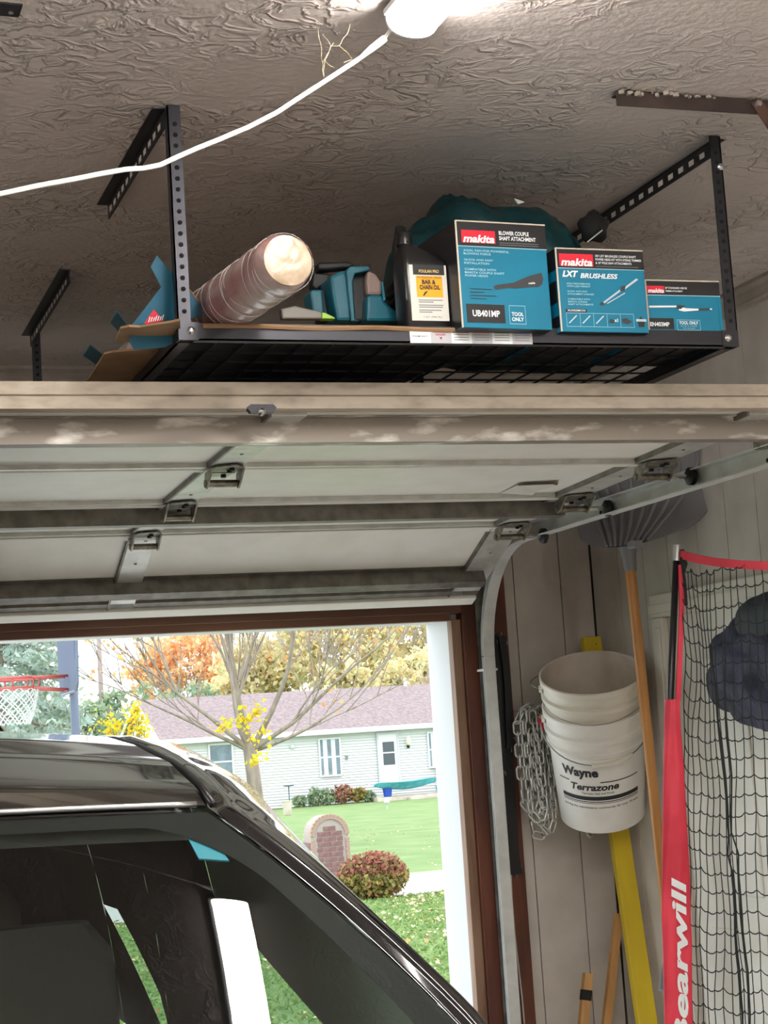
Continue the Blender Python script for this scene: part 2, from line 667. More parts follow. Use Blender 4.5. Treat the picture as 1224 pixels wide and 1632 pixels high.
mat('leaf_orange', (1, 1, 1, 1), 0.8, island=[srgb(236, 186, 134), srgb(244, 204, 150), srgb(246, 218, 176), srgb(228, 174, 136)], transmit=.65)
mat('leaf_yellow', (1, 1, 1, 1), 0.8, island=[srgb(230, 214, 166), srgb(238, 228, 184), srgb(206, 206, 162), srgb(232, 200, 160)], transmit=.55)
mat('leaf_gold', (1, 1, 1, 1), 0.8, island=[srgb(240, 214, 40), srgb(232, 190, 50), srgb(190, 210, 60), srgb(236, 160, 60)], transmit=.4)
mat('leaf_maple', (1, 1, 1, 1), 0.8, island=[srgb(228, 164, 100), srgb(238, 190, 104), srgb(216, 144, 96), srgb(240, 212, 124)], transmit=.4)
mat('leaf_green', (1, 1, 1, 1), 0.8, island=[srgb(126, 152, 124), srgb(146, 168, 132), srgb(168, 176, 142), srgb(134, 158, 136)], transmit=.4)
mat('needle_blue', (1, 1, 1, 1), 0.8, island=[srgb(150, 170, 160), srgb(172, 190, 180), srgb(192, 206, 198), srgb(158, 166, 140)], transmit=.35)
mat('shingles', srgb(142, 126, 124), 0.9, col2=srgb(114, 101, 101), nscale=7, nlo=.35, nhi=.65, stretch=(1, 1, 1.6), bump=.4, bscale=12, bdist=.02)
mat('siding_white', srgb(208, 210, 209), 0.6)
mat('window_dark', srgb(120, 136, 146), 0.25, col2=srgb(96, 112, 122), nscale=2)
mat('door_pane', srgb(70, 78, 84), 0.2)
mat('curtain_pale', srgb(206, 212, 218), 0.8)
mat('lantern_glow', srgb(255, 240, 200), 0.4)
mat('porch_stone', srgb(196, 186, 172), 0.85, col2=srgb(176, 166, 152), nscale=3)
mat('hammock_teal', srgb(66, 158, 176), 0.7, col2=srgb(92, 178, 188), nscale=5)
mat('tub_blue', srgb(30, 70, 160), 0.5)
mat('tub_cyan', srgb(60, 180, 210), 0.5)
mat('pale_grey', srgb(190, 190, 196), 0.6)
mat('tan_pot', srgb(206, 186, 156), 0.7)
mat('hoop_red', srgb(180, 84, 80), 0.5)
mat('hoop_grey', srgb(92, 102, 120), 0.45)
mat('hoop_board', srgb(92, 101, 118), 0.9, spec=.1)
mat('hoop_net', srgb(196, 200, 198), 0.8)
mat('rope_pale', srgb(190, 186, 180), 0.8)
mat('pole_wood', srgb(150, 136, 130), 0.9)
mat('tape_yellow', srgb(226, 198, 30), 0.5)

# ================================================================== THE ROOM
WX, WY, CZ = 2.548, 5.22, 2.942          # right wall, front wall, ceiling
OPX0, OPX, OPZ = -2.85, 2.105, 2.165     # rough opening of the overhead door
BACK, LEFT = -2.3, -3.6

MB().box2((LEFT - .12, BACK - .12, -.12), (WX + .12, 5.42, 0)).build('floor', 'floor_concrete')['kind'] = 'structure'
MB().box2((LEFT - .12, BACK - .12, CZ), (WX + .12, WY + .18, CZ + .1)).build('ceiling', 'ceiling_plaster')['kind'] = 'structure'
for nm, a, b in (('wall_left', (LEFT - .12, BACK, 0), (LEFT, WY, CZ)), ('wall_back', (LEFT - .12, BACK - .12, 0), (WX + .12, BACK, CZ))):
    MB().box2(a, b).build(nm, 'wall_plain')['kind'] = 'structure'

# front wall: three pieces around the opening, grooved boards on the strip beside it
wf = thing('wall_front', (0, WY, 0), kind='structure')
m = MB()
m.box2((LEFT, WY + .012, 0), (OPX0, WY + .16, CZ))
m.box2((OPX, WY + .012, 0), (WX + .12, WY + .16, CZ))
m.box2((OPX0, WY + .012, OPZ), (OPX, WY + .16, CZ))
m.build('core', 'groove_dark', wf)
gx = [OPX + .06, 2.268, 2.433, WX - .004]
for i in range(3):
    MB().box2((gx[i] + .0015, WY, 0), (gx[i + 1] - .0015, WY + .013, CZ)).build('plank', 'siding_front', wf, bevel=.0015)
MB().box2((LEFT, WY, OPZ + .06), (gx[0], WY + .013, CZ)).build('upper_board', 'siding_front', wf)
MB().box2((LEFT, WY, 0), (OPX0 - .06, WY + .013, OPZ + .06)).build('side_board', 'siding_front', wf)

# right wall with grooved boards and an opening for the side door
D2Y0, D2Y1, D2Z = 3.83, 4.735, 2.085
wr = thing('wall_right', (WX, 0, 0), kind='structure')
m = MB()
m.box2((WX + .012, BACK, 0), (WX + .12, D2Y0, CZ))
m.box2((WX + .012, D2Y1, 0), (WX + .12, WY + .16, CZ))
m.box2((WX + .012, D2Y0, D2Z), (WX + .12, D2Y1, CZ))
m.build('core', 'groove_dark', wr)
gy = [WY, 5.03, 4.86, 4.70, 4.515, 4.344, 4.177, 4.01, 3.84, 3.67, 3.50, 3.33, 3.16, 2.99, 2.6, 2.2, 1.8, 1.0, 0.0, -1.0, BACK]
for i in range(len(gy) - 1):
    a, b = gy[i + 1] + .0015, gy[i] - .0015
    if b < D2Y0 or a > D2Y1:
        MB().box2((WX, a, 0), (WX + .013, b, CZ)).build('plank', 'siding_paint', wr, bevel=.0015)
    else:
        MB().box2((WX, a, D2Z), (WX + .013, b, CZ)).build('plank', 'siding_paint', wr, bevel=.0015)
        if a < D2Y0:
            MB().box2((WX, a, 0), (WX + .013, D2Y0, D2Z)).build('plank', 'siding_paint', wr)
        if b > D2Y1:
            MB().box2((WX, D2Y1, 0), (WX + .013, b, D2Z)).build('plank', 'siding_paint', wr)


def crown(name, p0, p1, inward):
    """moulding along the ceiling line"""
    p0, p1, n = V(p0), V(p1), V(inward)
    prof = [(0, 0), (.030, 0), (.030, -.010), (.018, -.020), (.012, -.034), (.010, -.046), (.016, -.050), (.016, -.060), (0, -.060)]
    r0 = [p0 + n * a + V((0, 0, b)) for a, b in prof]
    r1 = [p1 + n * a + V((0, 0, b)) for a, b in prof]
    o = MB().loft([r0, r1]).build(name, 'crown_paint')
    o['kind'] = 'structure'


crown('trim_1', (WX, BACK, CZ), (WX, WY, CZ), (-1, 0, 0))
crown('trim_2', (LEFT, WY, CZ), (WX - .03, WY, CZ), (0, -1, 0))

# wood around the garage opening: brown stop boards, tan jamb edge, white outer casing
def struct(o):
    o['kind'] = 'structure'
    return o


struct(MB().box2((2.072, WY - .022, 0), (2.118, WY + .03, 2.20)).build('trim_3', 'jamb_brown', bevel=.002))
struct(MB().box2((2.041, WY - .004, 0), (2.0725, WY + .035, 2.135)).build('trim_4', 'jamb_tan', bevel=.002))
struct(MB().box2((2.165, WY - .020, 0), (2.226, WY + .001, 2.30)).build('trim_5', 'jamb_brown', bevel=.002))
struct(MB().box2((OPX0 - .04, WY - .022, 2.155), (2.0725, WY + .03, 2.235)).build('trim_6', 'header_brown', bevel=.002))
struct(MB().box2((OPX0, WY - .004, 2.132), (2.041, WY + .035, 2.156)).build('trim_7', 'header_brown', bevel=.002))
struct(MB().box2((2.046, WY + .036, -.05), (2.12, WY + .24, 2.17)).build('trim_8', 'white_trim', bevel=.003))
struct(MB().box2((OPX0, WY + .036, 2.137), (2.046, WY + .24, 2.2)).build('trim_9', 'white_trim', bevel=.003))
struct(MB().box2((OPX0 - .06, WY - .02, 0), (OPX0 + .03, WY + .24, 2.2)).build('trim_10', 'jamb_brown', bevel=.003))
# ledger strip on the front wall
struct(MB().box2((2.226, WY - .019, 1.765), (WX, WY, 1.838)).build('trim_11', 'crown_paint', bevel=.002))

# ------------------------------------------------------------------ side door behind the net
d2 = thing('door_2', (WX, (D2Y0 + D2Y1) / 2, 0), kind='structure')
MB().box2((WX + .010, D2Y0, .01), (WX + .05, D2Y1, D2Z)).build('slab', 'door2_white', d2)
for (a, b) in ((.12, .62), (.72, 1.18), (1.28, 1.95)):
    for (c, d) in ((D2Y0 + .10, D2Y0 + .42), (D2Y0 + .50, D2Y1 - .10)):
        MB().box2((WX + .004, c, a), (WX + .012, d, b)).build('panel', 'door2_white', d2, bevel=.004)
cz = D2Z + .07
for (a, b) in (((D2Y0 - .07, 0), (D2Y0, D2Z - .0005)), ((D2Y1, 0), (D2Y1 + .07, D2Z - .0005)), ((D2Y0 - .07, D2Z), (D2Y1 + .07, cz))):
    MB().box2((WX - .020, a[0], a[1]), (WX + .002, b[0], b[1])).build('casing', 'casing_paint', d2, bevel=.005)
    MB().box2((WX - .026, a[0] + (.0 if b[0] - a[0] > .5 else .012), a[1] + (.012 if b[0] - a[0] > .5 else 0)),
              (WX - .018, b[0] - (.0 if b[0] - a[0] > .5 else .030), b[1] - .030)).build('casing_bead', 'casing_paint', d2, bevel=.003)
MB().lathe([(.0, 0), (.028, 0), (.028, .008), (.012, .012), (.012, .035), (.026, .045), (.028, .060), (.018, .070), (0, .072)],
           (WX + .012, D2Y0 + .07, .98), (-1, 0, 0), 20).build('knob', 'bolt_zinc', d2, smooth=True)

# ================================================================== OVERHEAD GARAGE DOOR
gd = thing('door_1', (-.4, 4.2, 2.2), kind='structure')
DX0, DX1 = -2.80, 2.055
# inner (lower) face of the curled-up door, from its near top edge to its bottom edge by the opening
prof = [V((0, 3.20, 2.417)), V((0, 3.755, 2.400)), V((0, 4.215, 2.386)), V((0, 4.64, 2.365)), V((0, 5.055, 2.185))]
TH = .050


def dpt(k, t, x, out=0.0):
    """point on section k, t along it (0 near top edge), out = depth above the inner face"""
    a, b = prof[k], prof[k + 1]
    d = (b - a).normalized()
    n = V((0, -d.z, d.y))
    p = a.lerp(b, t) + n * out
    return V((x, p.y, p.z))


def dlen(k):
    return (prof[k + 1] - prof[k]).length


def dbox(k, t0, t1, x0, x1, o0, o1, name, m, parent=None, bevel=0.0, mb=None):
    r0 = [dpt(k, t0, x0, o0), dpt(k, t0, x1, o0), dpt(k, t0, x1, o1), dpt(k, t0, x0, o1)]
    r1 = [dpt(k, t1, x0, o0), dpt(k, t1, x1, o0), dpt(k, t1, x1, o1), dpt(k, t1, x0, o1)]
    b = mb or MB()
    b.loft([r0, r1])
    if mb:
        return
    return b.build(name, m, parent or gd, bevel=bevel)


for k in range(4):
    g = .004 / dlen(k)
    sec = dbox(k, g, 1 - g, DX0, DX1, 0.006, TH, 'section', 'door_white', bevel=.002)
    # raised lips of the tongue-and-groove joint along both long edges
    if k > 0:
        dbox(k, g, .030 / dlen(k), DX0, DX1, -.006, .01, 'section_lip', 'door_white', sec, bevel=.002)
    if k < 3:
        dbox(k, 1 - .020 / dlen(k), 1 - g, DX0, DX1, -.004, .01, 'section_lip', 'stile_metal', sec)
    # dark joint behind the gap
    if k < 3:
        dbox(k, 1 - g, 1.0 + g, DX0, DX1, .016, .03, 'joint_seal', 'black_matte', sec)
# end cap of the top section (the tan edge that faces the room) and its shadow groove
MB().loft([[V((x, 3.178, 2.470)), V((x, 3.178, 2.446)), V((x, 3.184, 2.444)), V((x, 3.184, 2.442)), V((x, 3.176, 2.441)), V((x, 3.176, 2.419)), V((x, 3.206, 2.417)), V((x, 3.206, 2.470))]
           for x in (DX0, DX1 + .06)]).build('top_edge', 'door_edge', gd)


def strut(name, k, t, m, h=.050, w=.030, x1=DX1 - .03):
    a = dpt(k, t, 0, .005)
    d = (prof[k + 1] - prof[k]).normalized()
    n = V((0, -d.z, d.y))
    # hat channel standing off the inner face
    prf = [(-w * .5 - .016, 0), (-w * .5 - .016, -.002), (-w * .5, -.002), (-w * .5, -h), (w * .5, -h), (w * .5, -.002), (w * .5 + .016, -.002), (w * .5 + .016, 0)]
    rings = []
    for x in (DX0 + .02, x1):
        rings.append([V((x, 0, 0)) + V((0, a.y, a.z)) + d * s + n * q for s, q in prf])
    return MB().loft(rings).build(name, m, gd)


strut('strut', 0, .16, 'strut_weathered', .050, .034, DX1 + .08)
strut('strut', 2, .20, 'strut_dark', .046, .034)
strut('strut', 3, .62, 'strut_dark', .046, .034)
dbox(3, .93, 1.03, DX0, DX1, -.012, .05, 'bottom_rail', 'door_white', bevel=.003)
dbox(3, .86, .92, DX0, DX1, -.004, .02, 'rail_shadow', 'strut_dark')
dbox(3, 1.03, 1.08, DX0, DX1, .0, .045, 'weatherstrip', 'black_rubber')
# centre and end stiles
CX = .955
for k in range(4):
    for xc, w in ((CX, .072), (DX1 - .045, .088), (-.75, .072), (DX0 + .05, .088)):
        s = dbox(k, .03, .97, xc - w / 2, xc + w / 2, -.004, .008, 'stile', 'stile_metal', bevel=.001)
        dbox(k, .03, .97, xc - w / 2 - .006, xc - w / 2, -.006, .006, 'stile_edge', 'strut_dark', s)
        for t in (.35, .7):
            c = dpt(k, t, xc, -.004)
            MB().lathe([(0, .002), (.004, .002), (.004, 0)], c, (0, 0, -1), 8).build('rivet', 'hinge_metal', s)


def hinge(k, x, w=.072, end=False, flip=1):
    """hinge astride the joint below section k: plate, knuckle barrel, pin"""
    c = dpt(k, 1.0, x, -.006)
    d = (prof[k + 1] - prof[k]).normalized()
    n = V((0, -d.z, d.y)) * -1
    X = V((1, 0, 0))
    b = MB()
    b.prism([c - X * w * .42 - d * .055 + n * .002, c + X * w * .20 - d * .075 + n * .002, c + X * w * .46 - d * .055 + n * .002, c + X * w * .5 + n * .002, c - X * w * .5 + n * .002], n * .003)
    o = b.build('hinge', 'hinge_metal', gd)
    b = MB()
    for s in (-1, 1):
        p = c + X * s * w * .47
        b.prism([p - d * .05 + n * .004, p + d * .018 + n * .004, p + d * .030 + n * .032, p + d * .012 + n * .040, p - d * .01 + n * .030], X * .004 * s)
    b.build('cheek', 'hinge_metal', o)
    MB().tube([c - X * w * .56 + d * .016 + n * .028, c + X * w * .56 + d * .016 + n * .028], .0085, 12).build('pin', 'hinge_metal', o, auto=40)
    b = MB()
    b.prism([c - X * w * .42 + d * .012 + n * .002, c + X * w * .42 + d * .012 + n * .002, c + X * w * .30 + d * .055 + n * .002, c - X * w * .30 + d * .055 + n * .002], n * .003)
    b.build('lower_leaf', 'hinge_metal', o)
    for q in (-.045, -.022, .035):
        MB().lathe([(0, .007), (.006, .007), (.006, 0)], c + d * q + n * .004 + X * w * .12, n, 6).build('bolt', 'black_matte', o)
    return o


for k in (0, 1, 2):
    hinge(k, CX)
    hinge(k, -.75)
    o = hinge(k, DX1 - .035, .085)
    c = dpt(k, 1.0, DX1, -.034) + (prof[k + 1] - prof[k]).normalized() * .014
    # roller on its stem, riding in the track
    MB().tube([c - V((.06, 0, 0)), c + V((.078, 0, 0))], .006, 8).build('roller_stem', 'bolt_zinc', o)
    MB().lathe([(0, -.010), (.016, -.010), (.022, -.006), (.022, .006), (.016, .010), (0, .010)], c + V((.070, 0, 0)), (1, 0, 0), 20).build('roller', 'black_rubber', o, auto=40)
# lock plate on the top edge
lp = MB()
q = aY(413, 655, 3.19)
lp.prism([q + V((-.028, 0, .004)), q + V((-.020, 0, .010)), q + V((.024, 0, .010)), q + V((.030, 0, .004)), q + V((.024, 0, -.006)), q + V((-.020, 0, -.006))], (0, -.016, 0))
lp = lp.build('latch_plate', 'rack_black', gd)
MB().lathe([(0, .012), (.006, .010), (.009, 0)], q + V((0, -.016, -.004)), (0, -1, 0), 12).build('latch_bolt', 'bolt_zinc', lp, smooth=True)
# peeling warning sticker on the second section
z_ = 2.392
st = MB()
pp = [aZ(796, 786, z_), aZ(825, 773, z_), aZ(889, 770, z_), aZ(884, 774, z_), aZ(856, 783, z_ - .002), aZ(848, 789, z_ - .008)]
st.prism(pp, (0, 0, -.0006))
st = st.build('peeling_sticker', 'jug_label', gd)
e0, e1 = aZ(825, 772.4, z_ - .0008), aZ(890, 769.3, z_ - .0008)
MB().prism([e0, e1, aZ(888, 773.5, z_ - .0008), aZ(880, 771.5, z_ - .0008), aZ(826, 774, z_ - .0008)], (0, 0, -.0004)).build('sticker_border', 'angle_rust', st)

# ------------------------------------------------------------------ door track
tr = thing('door_track', (2.13, 4.2, 2.34), 'galvanised steel garage door track curving from overhead down beside the jamb', 'track')
TX = 2.135


def track_path():
    pts = []
    for i in range(6):
        pts.append(V((TX, 1.6 + (4.80 - 1.6) * i / 5, 2.357)))
    R = .345
    for i in range(1, 13):
        a = PI / 2 * i / 12
        pts.append(V((TX, 4.80 + R * math.sin(a), 2.357 - R * (1 - math.cos(a)))))
    return pts


path = track_path()


def track_section(p, d):
    """C-shaped cross-section opening towards the door (-X); d travel direction"""
    n = V((1, 0, 0)).cross(d).normalized()
    pr = [(-.030, -.022), (-.030, -.0245), (.006, -.0245), (.0085, -.022), (.0085, .022), (.006, .0245), (-.018, .0245), (-.018, .022), (.004, .022), (.006, .020), (.006, -.020), (.004, -.022)]
    return [p + V((1, 0, 0)) * a + n * b for a, b in pr]


rings = []
for i, p in enumerate(path):
    d = (path[min(i + 1, len(path) - 1)] - path[max(i - 1, 0)]).normalized()
    rings.append(track_section(p, d))
MB().loft(rings).build('curved_rail', 'track_metal', tr)
vp0 = path[-1]
MB().loft([track_section(V((TX, vp0.y, z)), V((0, 0, -1))) for z in (vp0.z - .002, 0.02)]).build('vertical_rail', 'track_metal', tr)
MB().box2((TX - .035, vp0.y - .028, 1.965), (TX + .012, vp0.y + .028, 1.972)).build('splice_tab', 'track_metal', tr)
# wall angle carrying the vertical rail
m = MB()
m.box2((2.118, WY - .024, 0), (2.165, WY - .0215, 2.24))
m.box2((TX + .010, vp0.y + .0, 0), (TX + .013, WY - .0215, 2.24))
m.build('wall_angle', 'galvanised', tr)
for z in (.6, 1.2, 1.75, 2.12):
    MB().lathe([(0, .006), (.007, .006), (.007, 0)], (2.142, WY - .024, z), (0, -1, 0), 6).build('bolt', 'hinge_metal', tr)
for y in (1.9, 2.9, 3.44, 4.3):
    MB().lathe([(0, .003), (.005, .003), (.005, 0)], (TX + .0055, y, 2.350), (-1, 0, 0), 8).build('hole', 'black_matte', tr)
# hanger strap from the near end of the track up to the ceiling
MB().beam((TX + .012, 1.9, 2.34), (TX + .012, 1.9, CZ), .03, .003, (1, 0, 0)).build('hanger_strap', 'galvanised', tr)
q = aX(1222, 700, TX)
MB().box2((TX - .02, q.y - .10, q.z - .02), (TX + .03, q.y + .03, q.z + .04)).build('top_roller_bracket', 'hinge_metal', tr, bevel=.004)

# ================================================================== CEILING RACK
RX0, RX1, RY0, RY1, RZ = .695, 1.824, 3.0, 4.77, 2.508
rk = thing('ceiling_storage_rack', ((RX0 + RX1) / 2, (RY0 + RY1) / 2, RZ), 'black steel overhead storage rack with perforated posts hung from the ceiling', 'storage rack')
BH = .0315


def angle_post(x, y, sx, sy, z0, z1, w=.024):
    """L-shaped post: one flange facing the room, one facing sideways"""
    post = MB()
    post.box2((x, y, z0), (x + sx * w, y + sy * .0025, z1))
    post.box2((x, y, z0), (x + sx * .0025, y + sy * w, z1))
    return post


hole_me = MB().lathe([(0, .0009), (.0043, .0009), (.0043, 0)], (0, 0, 0), (0, -1, 0), 14).mesh('post_hole')
hole_me.materials.append(MATS['rack_hole'])
slot_me = MB().box((0, 0, 0), (.0012, .020, .011)).mesh('slot')
slot_me.materials.append(MATS['siding_paint'])
for (x, y, sx, sy) in ((RX0, RY0, 1, 1), (RX1, RY0, -1, 1), (RX0, RY1, 1, -1), (RX1, RY1, -1, -1)):
    p = angle_post(x, y, sx, sy, RZ, CZ - .002).build('post', 'rack_black', rk)
    z = RZ + .052
    while z < CZ - .02:
        o = obj_from(hole_me, 'post_hole', p, V((x + sx * .013, y + (0 if sy > 0 else -.0025), z)) - root_loc(rk))
        z += .0203
    # foot gusset and bolt
    MB().box2((x, y - .0015 * sy, RZ), (x + sx * .036, y + sy * .002, RZ + BH + .001)).build('gusset', 'rack_black', p)
    MB().lathe([(0, .004), (.004, .0045), (.0055, .003), (.0055, .0008), (.0075, .0006), (.0075, 0)], (x + sx * .023, y - sy * .0015, RZ + .017), (0, -sy, 0), 16).build('bolt', 'bolt_zinc', p, smooth=True)
# ceiling bars along Y with slots
for (x, y0, y1, sx) in ((RX0, RY0 + .02, 3.60, 1), (RX1, RY0 + .02, 4.0, -1), (RX0, 4.12, RY1 + .03, 1), (RX1, 4.10, RY1, -1)):
    b = MB()
    b.box2((x - sx * .022, y0, CZ - .003), (x + sx * .004, y1, CZ - .0005))
    b.box2((x + sx * .0005, y0, CZ - .034), (x + sx * .003, y1, CZ - .001))
    bar = b.build('ceiling_bar', 'rack_black', rk)
    y = y0 + .05
    while y < y1 - .02:
        obj_from(slot_me, 'slot', bar, V((x + sx * .0002 if sx > 0 else x - .0032, y, CZ - .020)) - root_loc(rk))
        y += .045
# bolt holding the right ceiling bar
MB().lathe([(0, .005), (.0065, .004), (.0075, 0)], aY(1148, 266, RY0 - .0005), (0, -1, 0), 14).build('bolt', 'bolt_zinc', rk, smooth=True)
# beams
MB().box2((RX0 + .030, RY0 + .0, RZ), (RX1 - .026, RY0 + .003, RZ + BH)).box2((RX0 + .030, RY0, RZ), (RX1 - .026, RY0 + .02, RZ + .003)).build('front_beam', 'rack_black', rk)
MB().box2((RX0 + .026, RY1 - .003, RZ), (RX1 - .026, RY1, RZ + BH)).build('back_beam', 'rack_black', rk)
for x, s in ((RX0, 1), (RX1, -1)):
    MB().box2((x + s * .0026, RY0 + .024, RZ), (x + s * .006, RY1 - .024, RZ + BH)).box2((x + s * .0026, RY0 + .024, RZ), (x + s * .026, RY1 - .024, RZ + .003)).build('side_beam', 'rack_black', rk)
for y in (3.45, 3.9, 4.35):
    MB().box2((RX0 + .026, y - .015, RZ + .001), (RX1 - .026, y + .015, RZ + .010)).build('cross_bar', 'rack_black', rk)
# wire deck panels
for (y0, y1) in ((RY0 + .02, 3.88), (3.90, RY1 - .02)):
    b = MB()
    n = int((RX1 - RX0 - .06) / .055)
    for i in range(n + 1):
        x = RX0 + .03 + (RX1 - RX0 - .06) * i / n
        b.box((x, (y0 + y1) / 2, RZ + .014), (.0035, y1 - y0, .0035))
    n = int((y1 - y0) / .075)
    for i in range(n + 1):
        y = y0 + (y1 - y0) * i / n
        b.box(((RX0 + RX1) / 2, y, RZ + .0175), (RX1 - RX0 - .05, .0035, .0035))
    b.build('wire_deck', 'rack_black', rk)
# warning label on the front beam: six coloured panels
lz0, lz1 = RZ - .0005, RZ + .0265
lx0, lx1 = 1.131, 1.378
cells = 6
heads = [None, srgb(176, 40, 56), srgb(150, 40, 90), srgb(206, 110, 84), srgb(60, 130, 76), srgb(56, 136, 206)]
lab = MB().box2((lx0, RY0 - .0012, lz0), (lx1, RY0 - .0002, lz1)).build('warning_label', 'print_white', rk)
for i in range(cells):
    x0 = lx0 + (lx1 - lx0) * i / cells
    x1 = lx0 + (lx1 - lx0) * (i + 1) / cells
    if i % 2 == 1:
        MB().face([(x0, RY0 - .0014, lz0), (x1, RY0 - .0014, lz0), (x1, RY0 - .0014, lz1), (x0, RY0 - .0014, lz1)]).build('label_cell', 'pale_grey', lab)
    if heads[i]:
        mat('label_head_%d' % i, heads[i], .5)
        MB().face([(x0 + .004, RY0 - .0017, lz1 - .007), (x1 - .005, RY0 - .0017, lz1 - .007), (x1 - .005, RY0 - .0017, lz1 - .001), (x0 + .004, RY0 - .0017, lz1 - .001)]).build('label_heading', 'label_head_%d' % i, lab)
        b = MB()
        for j in range(3 if i > 1 else 0):
            z = lz1 - .011 - j * .005
            b.face([(x0 + .005, RY0 - .0017, z), (x1 - .006, RY0 - .0017, z), (x1 - .006, RY0 - .0017, z + .0012), (x0 + .005, RY0 - .0017, z + .0012)])
        if b.v:
            b.build('label_lines', 'print_grey', lab)
    if i == 0:
        text_mb('FLEXIMOUNTS', (x0 + .005, RY0 - .0017, lz0 + .011), (1, 0, 0), (0, 0, 1), width=.030, bold=.01).build('lettering', 'print_dark', lab)
    if i == 1:
        b = MB()
        text_mb('DANGER', ((x0 + x1) / 2 - .001, RY0 - .0019, lz1 - .0125), (1, 0, 0), (0, 0, 1), width=.020, bold=.02, align='CENTER', mb=b)
        b.face([((x0 + x1) / 2 - .004, RY0 - .0017, lz1 - .0155), ((x0 + x1) / 2, RY0 - .0017, lz1 - .021), ((x0 + x1) / 2 + .002, RY0 - .0017, lz1 - .0155)])
        b.build('lettering', 'label_head_1', lab)

# ------------------------------------------------------------------ things on the rack
DK = RZ + .0195 + .0005      # top of the wire deck
SH = .006                    # cardboard sheet laid on it
sheet = thing('cardboard_sheet', (1.0, 3.5, DK), 'brown cardboard sheet laid flat over the rack deck under the roll', 'cardboard')
MB().box2((RX0 + .045, RY0 + .005, DK), (1.285, 4.45, DK + SH)).build('board', 'cardboard', sheet, bevel=.001)
MB().box2((RX0 + .046, RY0 + .010, DK - .0006), (1.284, 4.449, DK - .0001)).build('shade_underside', 'box_black', sheet)  # black layer painting in the shade beneath the rack
e = [V((RX0 + .045 + (1.27 - RX0 - .045) * i / 14, RY0 - .001 + .002 * math.sin(i * 1.3), DK + .0055 + .0012 * math.sin(i * .9))) for i in range(15)]
MB().tube(e, .0048, 6).build('rolled_edge', 'cardboard', sheet)
TOPZ = DK + SH


def printed_box(name, label, bl, w, d, h, yaw, group=None):
    t = thing(name, bl, label, 'box', group, rot=(0, 0, yaw))
    b = MB()
    b.box2((0, 0, 0), (w, d, h))
    body = b.build('carton', 'teal_print', t, local=True, bevel=.0015)
    MB().face([(.001, .001, -.0004), (.001, d - .001, -.0004), (w - .001, d - .001, -.0004), (w - .001, .001, -.0004)]).build('base_shade', 'box_black', t, local=True)  # carton bottom coloured black in place of the shade under it
    return t


def rect(t, u0, v0, u1, v1, m, layer=1, name='printed_panel', parent=None):
    y = -.0005 * layer
    return MB().face([(u0, y, v0), (u1, y, v0), (u1, y, v1), (u0, y, v1)]).build(name, m, parent or t, local=True)


def btext(t, body, u, v, m, width=None, height=None, layer=3, shear=0.0, bold=.0, name='lettering', parent=None, align='LEFT'):
    return text_mb(body, (u, -.0005 * layer, v), (1, 0, 0), (0, 0, 1), width=width, height=height, shear=shear, bold=bold, align=align).build(name, m, parent or t, local=True)


def brand(t, u0, v0, u1, v1):
    b = rect(t, u0, v0, u1, v1, 'box_red', 3, 'red_badge')
    text_mb('makita', (u0 + (u1 - u0) * .04, -.002, v0 + (v1 - v0) * .02), (1, 0, 0), (0, 0, 1), width=(u1 - u0) * .93, height=(v1 - v0) * .62, shear=.22, bold=.035).build('lettering', 'print_white', b, local=True)


def strip_mesh(t, polys, m, layer, name):
    b = MB()
    for pl in polys:
        b.face([(u, -.0005 * layer, v) for u, v in pl])
    return b.build(name, m, t, local=True)


def side_wear(t, w, d, h):
    """scuffed pale edges of the carton front and its dark left side"""
    b = MB()
    b.box2((-.0012, -.0012, 0), (.0018, .0006, h))
    b.build('worn_edge', 'box_edge', t, local=True)
    MB().box2((0, -.0012, h - .0015), (w, .0006, h + .0010)).build('worn_edge', 'box_edge', t, local=True)
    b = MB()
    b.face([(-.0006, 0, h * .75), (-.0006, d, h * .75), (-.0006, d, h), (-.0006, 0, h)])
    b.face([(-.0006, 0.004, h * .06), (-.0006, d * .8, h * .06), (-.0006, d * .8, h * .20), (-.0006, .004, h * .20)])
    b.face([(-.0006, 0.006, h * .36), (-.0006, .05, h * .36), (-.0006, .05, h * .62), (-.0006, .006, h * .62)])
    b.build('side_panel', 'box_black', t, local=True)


# blower attachment box
w, h = .187, .204
b1 = printed_box('tool_box', 'tall teal box printed with a black blower tube, leaning beside the black oil jug', V((1.222, 2.962, DK + .001)), w, .27, h, math.radians(3))
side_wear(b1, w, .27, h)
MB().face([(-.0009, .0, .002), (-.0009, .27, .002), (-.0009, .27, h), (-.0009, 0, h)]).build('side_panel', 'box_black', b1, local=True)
rect(b1, 0, h * .765, w, h, 'box_black', 1, 'black_band')
rect(b1, 0, h * .758, w, h * .766, 'print_soft', 2, 'pale_line')
brand(b1, .010, h * .795, .080, h * .915)
btext(b1, 'BLOWER COUPLE', .088, h * .882, 'print_white', width=.063, height=.0078, bold=.03)
btext(b1, 'SHAFT ATTACHMENT', .088, h * .832, 'print_white', width=.077, height=.0078, bold=.03)
for v_ in (.806, .786):
    rect(b1, .088, h * v_, .170, h * v_ + .0012, 'print_grey', 2, 'small_print')
for i, s in enumerate(('AXIAL FAN FOR POWERFUL', 'BLOWING FORCE', None, 'QUICK AND EASY', 'INSTALLATION', None, 'COMPATIBLE WITH', 'MAKITA COUPLE SHAFT', 'POWER HEADS')):
    if s:
        btext(b1, s, .012, h * (.712 - .0295 * i), 'print_soft', width=.0043 * len(s), height=.0042, bold=.02)
